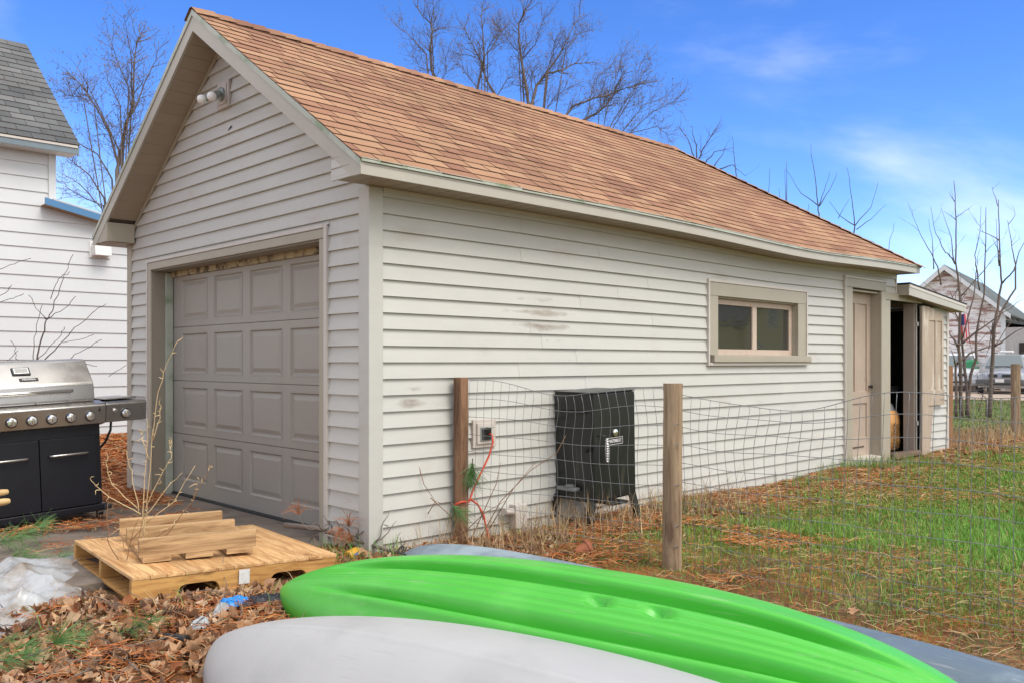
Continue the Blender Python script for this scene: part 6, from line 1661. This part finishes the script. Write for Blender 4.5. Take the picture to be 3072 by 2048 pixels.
for i in range(nL):
    k = int(r_.integers(0, len(LV)))
    if i in single:
        o = inst(lme[k], 'fallen_leaf', None, (lx[i], ly[i], lz[i]), tuple(rot[i]), (ls[i],)*3)
        tag(o, 'one of the many curled brown leaves littering the ground before the pallet', 'leaf', 'fallen leaves in the foreground litter'); continue
    mt = np.array(Euler(rot[i]).to_matrix())*ls[i]
    v = np.array(LV[k][0]) @ mt.T + np.array([lx[i], ly[i], lz[i]])
    V.append(v); Cc.append(np.repeat([np.array(LEAFC[int(r_.integers(0, len(LEAFC)))])*r_.uniform(0.75, 1.2)], len(v), 0))
    for f in LV[k][1]: Fl.append(len(f)); Lp += [off + q for q in f]
    off += len(v)
o = np_mesh('leaf_litter', np.concatenate(V), np.array(Fl), np.array(Lp), np.concatenate(Cc), M['leafm']); tag(o, 'brown dead leaves covering the ground by the pallet, fence and shed', 'leaves', kind='stuff')
# --- small sticks in the litter
stk = MB(); rs = random.Random(61)
for _ in range(90):
    x_, y_ = rs.uniform(-2.6, -0.6), rs.uniform(-1.9, 0.1)
    if blocked(np.array([x_]), np.array([y_]))[0]: continue
    a = rs.uniform(0, 6.28); L_ = rs.uniform(0.12, 0.5); z_ = float(gz(x_, y_)) + rs.uniform(0.03, 0.06)
    q = wander((x_, y_, z_), (math.cos(a), math.sin(a), 0.0), L_, 6, 0.13, rs); q = [Vector((p.x, p.y, max(p.z, z_-0.02))) for p in q]
    stk.tube(q, [rs.uniform(0.002, 0.0045)*(1-0.6*j/6) for j in range(7)], 5)
tag(stk.build('twigs', M['bark'], smooth=True, fix=False), 'thin grey twigs scattered over the leaf litter', 'twigs', kind='stuff')

# ------------------------------------------------------------------ debris things
def needle_tuft(mb, p, d, n, L_, rnd, spread=0.5, droop=0.3, r0=0.0012):
    for _ in range(n):
        v = (Vector(d).normalized() + Vector((rnd.gauss(0,spread), rnd.gauss(0,spread), rnd.gauss(0,spread)))).normalized()
        l_ = L_*rnd.uniform(0.7, 1.1); a = Vector(p); b = a + v*l_*0.5; c = b + (v - Vector((0,0,droop))).normalized()*l_*0.5
        c.z = max(c.z, float(gz(c.x, c.y)) + 0.004); b.z = max(b.z, float(gz(b.x, b.y)) + 0.006)
        mb.tube([a, b, c], [r0, r0, r0*0.6], 3, cap=False)
M['pine'] = mat('green_pine_needles', (0.075,0.17,0.035), 0.55, var=0.2, scale=20)
M['pinebrown'] = mat('brown_pine_needles', (0.30,0.11,0.04), 0.6, var=0.25, scale=20)
def sprig(label, p, d, L_, ntuft, per, nl, seed, needle=M['pine'], wig=0.12):
    rnd = random.Random(seed); t = thing('pine_sprig', label, 'branch', p, group='fallen pine sprigs')
    st_ = wander((0,0,0), d, L_, 6, wig, rnd)
    for q in st_: q.z = max(q.z, -p[2] + 0.02 + float(gz(p[0]+q.x, p[1]+q.y)))
    MB().tube(st_, [0.005*(1-0.6*i/6) for i in range(7)], 6).build('stem', M['bark'], t, smooth=True)
    nm = MB()
    for k in range(ntuft):
        f = 0.35 + 0.65*k/max(1, ntuft-1); i = min(5, int(f*6)); c = st_[i].lerp(st_[i+1], f*6-i if i < 5 else 1.0)
        mbv = Vector(p)
        tmp = MB(); needle_tuft(tmp, mbv + c, (st_[i+1]-st_[i]), per, nl, rnd)
        o_ = len(nm.v); nm.v += [tuple(Vector(v)-mbv) for v in tmp.v]; nm.f += [tuple(o_+q for q in f_) for f_ in tmp.f]
    nm.build('needles', needle, t, fix=False)
    return t
sprig('fresh green pine sprig lying by the pallet edge beside the driveway', (-2.05, 1.75, 0.06), (0.75,-0.25,0.05), 0.55, 8, 34, 0.15, 71)
sprig('second green pine sprig next to the brown needle drift by the driveway', (-2.0, 1.35, 0.05), (0.9,0.15,0.05), 0.45, 6, 34, 0.14, 72)
sprig('green pine sprig at the left edge below the plastic sheet', (-2.55, -0.35, 0.06), (0.75,-0.55,0.02), 0.55, 8, 36, 0.15, 73)
sprig('green pine sprig half buried in leaves at the bottom left corner', (-2.62, -0.75, 0.05), (0.8,-0.5,0.02), 0.4, 5, 30, 0.14, 74)
sprig('small green pine sprig among leaves in front of the pallet', (-2.02, -0.72, 0.05), (0.5,-0.6,0.05), 0.3, 4, 22, 0.10, 75)
sprig('small green pine tuft hanging on the reddish fence post', (0.80, -0.16, 0.62), (0.1,-0.2,-0.9), 0.10, 3, 60, 0.17, 76)
sprig('green pine tuft on a bent twig beside the reddish post', (0.56, -0.20, 0.33), (0.2,-0.1,-0.8), 0.08, 2, 40, 0.14, 77)
fb = thing('fallen_branch', 'dead grey branch with brown needles across the pallet corner', 'branch', (-0.30, 0.62, 0.17))
rnd = random.Random(81)
mainb = [Vector((0,0,0)), Vector((0.12,-0.22,-0.01)), Vector((0.22,-0.42,-0.05)), Vector((0.30,-0.62,-0.09)), Vector((0.36,-0.80,-0.12)), Vector((0.46,-1.0,-0.14))]
q = MB().tube(mainb, [0.020,0.019,0.017,0.015,0.012,0.007], 8)
q.build('limb', M['bark'], fb, smooth=True)
tw = MB(); br_n = MB()
for k in range(26):
    i = rnd.randrange(1, 5); p = mainb[i].lerp(mainb[min(5,i+1)], rnd.random())
    d = Vector((rnd.uniform(-0.9,0.9), rnd.uniform(-0.9,0.3), rnd.uniform(-0.2,0.8))).normalized()
    pts = wander(p, d, rnd.uniform(0.12, 0.34), 7, 0.30, rnd)
    pts = [Vector((c.x, c.y, max(c.z, -0.15))) for c in pts]
    tw.tube(pts, [0.0055*(1-0.7*j/7) for j in range(8)], 5)
    if k % 4 == 0: 
        tmp = MB(); needle_tuft(tmp, Vector(fb.location) + pts[-1], pts[-1]-pts[-2], 42, 0.14, rnd, 0.45, 0.8)
        o_ = len(br_n.v); br_n.v += [tuple(Vector(v)-Vector(fb.location)) for v in tmp.v]; br_n.f += [tuple(o_+z for z in f_) for f_ in tmp.f]
tw.build('side_twigs', M['bark'], fb, smooth=True, fix=False); br_n.build('needles', M['pinebrown'], fb, fix=False)
# plastic sheet on the left
sh = MB(); rows = []; rs = np.random.default_rng(91)
na, nb_ = 110, 70
for i in range(na+1):
    row = []
    for j in range(nb_+1):
        u, v = i/na, j/nb_
        # from beside the pallet's back corner down to the lower left
        cx_ = -1.60 - 0.60*u - 0.08*math.sin(3*u); cy_ = 1.45 - 1.85*u
        wdt = 0.22 + 0.42*math.sin(math.pi*min(1, 0.15+u*0.85))**0.8
        wdt *= 1 + 0.22*math.sin(9*u + 2) + 0.12*math.sin(23*u)
        off = (v-0.5)*2*wdt*(0.62)
        px = cx_ + off*0.93 - 0.18*u; py = cy_ + off*0.12
        rdg = (1-abs(math.sin(5.2*px + 3.6*py + 1.6*math.sin(3*py))))**1.5*0.75 + (1-abs(math.sin(-3*px + 7*py + 1.6*math.sin(4*px))))**1.6*0.5 + 0.06*math.sin(12*px+6*py)*math.sin(5*px-11*py)
        fl_ = 0.008*math.sin(31*px - 27*py) * math.sin(25*py + 19*px)
        e = min(1, 5*min(v, 1-v))*min(1, 8*min(u, 1-u))
        z = float(gz(px, py)) + 0.014 + (0.016 if py > 0.5 else 0.0) + (0.115*rdg + abs(fl_))*e*(0.35 + 0.65*math.sin(math.pi*u))
        row.append((px, py, z))
    rows.append(row)
sh.grid(rows)
pm = mat('milky_plastic', (0.38,0.395,0.41), 0.26, coat=0.25, var=0.08, scale=8, col2=(0.22,0.18,0.14), c2=(0.44,0.66), c2scale=4, spec=0.6, bump=0.25, bscale=22)
tag(sh.build('plastic_sheet', pm, smooth=True, fix=False), 'crumpled milky white plastic sheet lying left of the pallet', 'plastic sheet')
def scrap(name, label, c, a, b, rot, m, seed, hgt=0.04, cat='scrap'):
    rs = random.Random(seed); rows = []
    for i in range(15):
        row = []
        for j in range(11):
            u, v = i/14*2-1, j/10*2-1
            k_ = 1 + 0.18*math.sin(5*u+seed) + 0.12*math.sin(7*v)
            x_ = u*a*k_; y_ = v*b*(1+0.25*math.sin(4*u+seed)); X_ = c[0] + x_*math.cos(rot) - y_*math.sin(rot); Y_ = c[1] + x_*math.sin(rot) + y_*math.cos(rot)
            row.append((X_, Y_, float(gz(X_, Y_)) + 0.03 + hgt*abs(math.sin(6*u+3*v+seed))*(1-max(abs(u),abs(v))**3) + rs.uniform(-0.004,0.004)))
        rows.append(row)
    tag(MB().grid(rows).build(name, m, smooth=True, fix=False), label, cat)
M['bluefilm'] = mat('blue_film', (0.02,0.22,0.62), 0.35, var=0.1); M['blackfilm'] = mat('black_film', (0.02,0.022,0.028), 0.28, var=0.2, spec=0.6)
scrap('blue_wrapper', 'crumpled blue plastic scrap beside the green kayak bow', (-1.29,-0.60), 0.10, 0.05, 0.2, M['bluefilm'], 3)
scrap('black_plastic', 'crumpled black plastic at the green kayak bow', (-1.12,-0.66), 0.13, 0.07, -0.4, M['blackfilm'], 5)
scrap('white_wrapper', 'white plastic scrap lying among needles beside the white kayak tip', (-1.60,-0.86), 0.09, 0.03, 0.5, pm, 8)
scrap('white_scrap', 'narrow white plastic scrap near the blue wrapper', (-1.42,-0.70), 0.08, 0.028, 0.9, pm, 12)
hp = MB().tube([(-1.80,-0.93,0.045),(-1.745,-1.04,0.05)], 0.021, 14).tube([(-1.80,-0.93,0.045),(-1.802,-0.926,0.045)], [0.022,0.016], 14)
tag(hp.build('black_pipe', M['plastic'], smooth='auto'), 'short black plastic pipe end beside the white kayak tip', 'pipe')
def cone(label, c, rot, s=1.0):
    q = MB(); nsc = 60
    for i in range(nsc):
        f = i/nsc; a = i*2.399; rr = 0.020*math.sin(math.pi*(0.12+0.80*f))*s + 0.003; x_ = (f-0.5)*0.11*s
        d = Vector((0.35, math.cos(a), math.sin(a))).normalized(); p = Vector((x_, rr*0.4*math.cos(a), rr*0.4*math.sin(a))); e = p + d*rr*1.0
        n_ = d.cross(Vector((1,0,0))).normalized()*0.0075*s; th_ = Vector((0.0022,0,0))
        q.hexa([p-n_*0.5, p+n_*0.5, e+n_, e-n_, p-n_*0.5+th_, p+n_*0.5+th_, e+n_+th_, e-n_+th_])
    q.tube([(-0.05*s,0,0),(0.05*s,0,0)], 0.006*s, 6)
    o = q.build('pine_cone', mat('cone_brown',(0.14,0.075,0.045),0.8,var=0.3,scale=60), loc=c); o.rotation_euler = rot
    tag(o, label, 'pine cone', 'pine cones in the litter')
cone('brown pine cone lying on needles in front of the pallet', (-1.62,-0.62,0.065), (0.4,0.1,R(-35)), 1.15)
cone('pine cone among leaves at lower left', (-2.20,-0.32,0.06), (0,0.2,R(40)))
# clay pot and yellow tub
cp_ = MB().lathe([(0.05,0.0),(0.075,0.11),(0.085,0.11),(0.088,0.14),(0.078,0.14),(0.07,0.11),(0.045,0.01)], (0,0,0), 'z', 20).build('clay_pot', mat('terracotta',(0.36,0.12,0.055),0.75,var=0.15,scale=20), smooth='auto', loc=(1.02,-0.98,0.005)); cp_.rotation_euler = (R(70), R(10), R(60)); cp_.scale = (0.8,0.8,0.8)
tag(cp_, 'terracotta flower pot lying on its side behind the green kayak', 'pot')
YS = 0.6
yt = thing('yellow_tub', 'yellow plastic container half hidden under the fallen branch', 'container', (-0.20,-0.03,0.055), (R(8),R(82),0.5))
MB().lathe([(0.055,0),(0.062,0.01),(0.062,0.15),(0.05,0.17),(0.05,0.19)], (0,0,0), 'z', 18).build('body', mat('yellow_plastic',(0.55,0.30,0.03),0.4,var=0.1), yt, smooth='auto')
MB().quad((-0.03,-0.0635,0.04),(0.02,-0.0635,0.04),(0.02,-0.0635,0.11),(-0.03,-0.0635,0.11)).build('label_patch', mat('label_blue',(0.10,0.20,0.42),0.5), yt, fix=False)

yt.scale = (YS,YS,YS); yt.location.z = 0.03
# ------------------------------------------------------------------ dry weed in front of the pallet
M['tan'] = mat('dry_weed', (0.56,0.41,0.22), 0.8, var=0.15, scale=30); M['redstem'] = mat('red_brown_stem', (0.24,0.13,0.065), 0.75, var=0.2, scale=20)
mw = plane_map(0, 5.25, 5.25*1.30612/2626.6, 0, 0, 1.0)
wbase = Vector((-1.72,-0.17,0.0))
def weed(label, stems, m, r0, seed, depth=0.0, curl=True):
    t = thing('dry_weed', label, 'weed', wbase + FV*depth, group='dry weed stalks by the pallet'); rnd = random.Random(seed); q = MB(); lf_ = MB()
    for lb in stems:
        pts = [mw(*p) - wbase + FV*rnd.gauss(0,0.01) for p in lb]; fine = []
        for i in range(len(pts)-1):
            for k in range(4): fine.append(pts[i].lerp(pts[i+1], k/4) + Vector((rnd.gauss(0,0.003),rnd.gauss(0,0.003),0)))
        fine.append(pts[-1]); n_ = len(fine)
        q.tube(fine, [r0*(1-0.55*j/(n_-1)) for j in range(n_)], 5)
        if curl:
            for j in range(3, n_):
                if rnd.random() < 0.55:
                    p = fine[j]; d = Vector((rnd.gauss(0,1),rnd.gauss(0,1),rnd.uniform(0.2,1.6))).normalized()
                    w_ = wander(p, d, rnd.uniform(0.02,0.07), 5, 0.5, rnd); lf_.tube(w_, [0.0026,0.0028,0.0024,0.002,0.0014,0.0008], 4)
    q.build('stem', m, t, smooth=True, fix=False)
    if lf_.v: lf_.build('dry_leaves', M['tan'], t, smooth=True, fix=False)
weed('tall tan dried weed with curled leaves standing over the pallet', [[(322,1290),(330,1200),(343,1100),(350,1000),(366,900),(382,840),(408,785)],[(326,1230),(330,1120),(338,1000),(335,960)],[(325,1180),(250,1140),(222,1120),(208,1098)],[(330,1190),(390,1110),(418,1085)],[(335,1200),(400,1150),(448,1068)],[(330,1170),(370,1090),(395,1050),(388,1010)],[(320,1180),(300,1080),(290,1035)],[(318,1170),(255,1110),(245,1060)],[(345,1060),(330,1010),(322,990)],[(352,1010),(368,960),(370,930)]], M['tan'], 0.0033, 1)
weed('thin reddish weed stem rooted in leaves before the pallet corner', [[(262,1400),(285,1310),(300,1240),(318,1190)],[(285,1310),(250,1250),(248,1200),(250,1130)],[(300,1240),(330,1210)]], M['redstem'], 0.0036, 2, 0.0, False)
weed('second reddish weed stem leaning across the small skid', [[(285,1395),(312,1290),(318,1230),(326,1180)],[(312,1290),(370,1240),(440,1150),(470,1095),(484,1066)],[(318,1270),(285,1260),(270,1215)],[(330,1250),(400,1205)],[(440,1150),(455,1100)]], M['redstem'], 0.0032, 3, 0.02, True)
# thin dead stems by the reddish post
md = plane_map(0, 6.3, 6.3*1.30612/2626.6, 0, 0, 1.0)
ds = thing('dead_stems', 'thin dead twigs arching up between the reddish post and the smoker', 'twigs', md(1110,1230))
q = MB(); rnd = random.Random(9)
for lb in ([(1105,1230),(1150,1150),(1220,1080),(1280,1040),(1300,1000)],[(1120,1220),(1180,1120),(1230,1060)],[(990,1140),(1010,1160),(1050,1200),(1075,1240)],[(960,1060),(975,1110),(1000,1150)],[(1080,1240),(1140,1110),(1150,1060)],[(985,1175),(1000,1150),(1025,1155)],[(1110,1190),(1090,1130)],[(1060,1230),(1110,1180),(1160,1150)]):
    pts = [md(*p) - ds.location + FV*rnd.gauss(0,0.03) for p in lb]; q.tube(pts, [0.004*(1-0.6*i/(len(pts)-1)) for i in range(len(pts))], 5)
q.build('stems', M['redstem'], ds, smooth=True, fix=False)

# ------------------------------------------------------------------ neighbour's house behind the camera, seen in the window glass
nh = thing('yellow_house', 'pale yellow gabled house reflected in the garage window', 'house', (73.0, -38.0, 0), (0,0,R(25)))
M['yellow'] = mat('yellow_siding', (0.50,0.45,0.24), 0.6, var=0.06, scale=0.6, stretch=(0.2,0.2,6))
MB().box(-12,12,-9,0,0,5.2).build('wall', M['yellow'], nh)
MB().prism([(-3.2,0.6,0.0),(3.2,0.6,0.0),(3.2,0.6,5.2),(0,0.6,8.6),(-3.2,0.6,5.2)], (0,-4,0)).build('gable_wing', M['yellow'], nh)
MB().hexa([(-12.5,-9.5,5.0),(12.5,-9.5,5.0),(12.5,0.5,5.0),(-12.5,0.5,5.0),(-12.5,-4.8,9.2),(12.5,-4.8,9.2),(12.5,-4.2,9.2),(-12.5,-4.2,9.2)]).build('roof', M['grey_shingle'], nh)
for sg_ in (-1, 1):
    MB().hexa([(sg_*3.8,-3.5,4.55),(sg_*3.8,1.1,4.55),(0,1.1,8.6),(0,-3.5,8.6),(sg_*3.8,-3.5,4.85),(sg_*3.8,1.1,4.85),(0,1.1,8.95),(0,-3.5,8.95)]).build('gable_roof', M['grey_shingle'], nh)
for x_, y_, z_, w_, h_ in ((0.0,0.62,4.6,1.1,2.0),(-1.7,0.62,1.2,1.1,1.8),(1.7,0.62,1.2,1.1,1.8),(-6.5,0.02,1.4,1.2,1.9),(-9.5,0.02,1.4,1.2,1.9),(6.5,0.02,1.4,1.2,1.9),(-7.5,0.02,3.6,0.9,1.1)):
    wn_ = MB().box(x_-w_/2,x_+w_/2,y_,y_+0.05,z_,z_+h_).build('window', M['white'], nh)
    MB().box(x_-w_/2+0.1,x_+w_/2-0.1,y_+0.051,y_+0.06,z_+0.1,z_+h_-0.1).build('pane', M['cglass'], wn_)
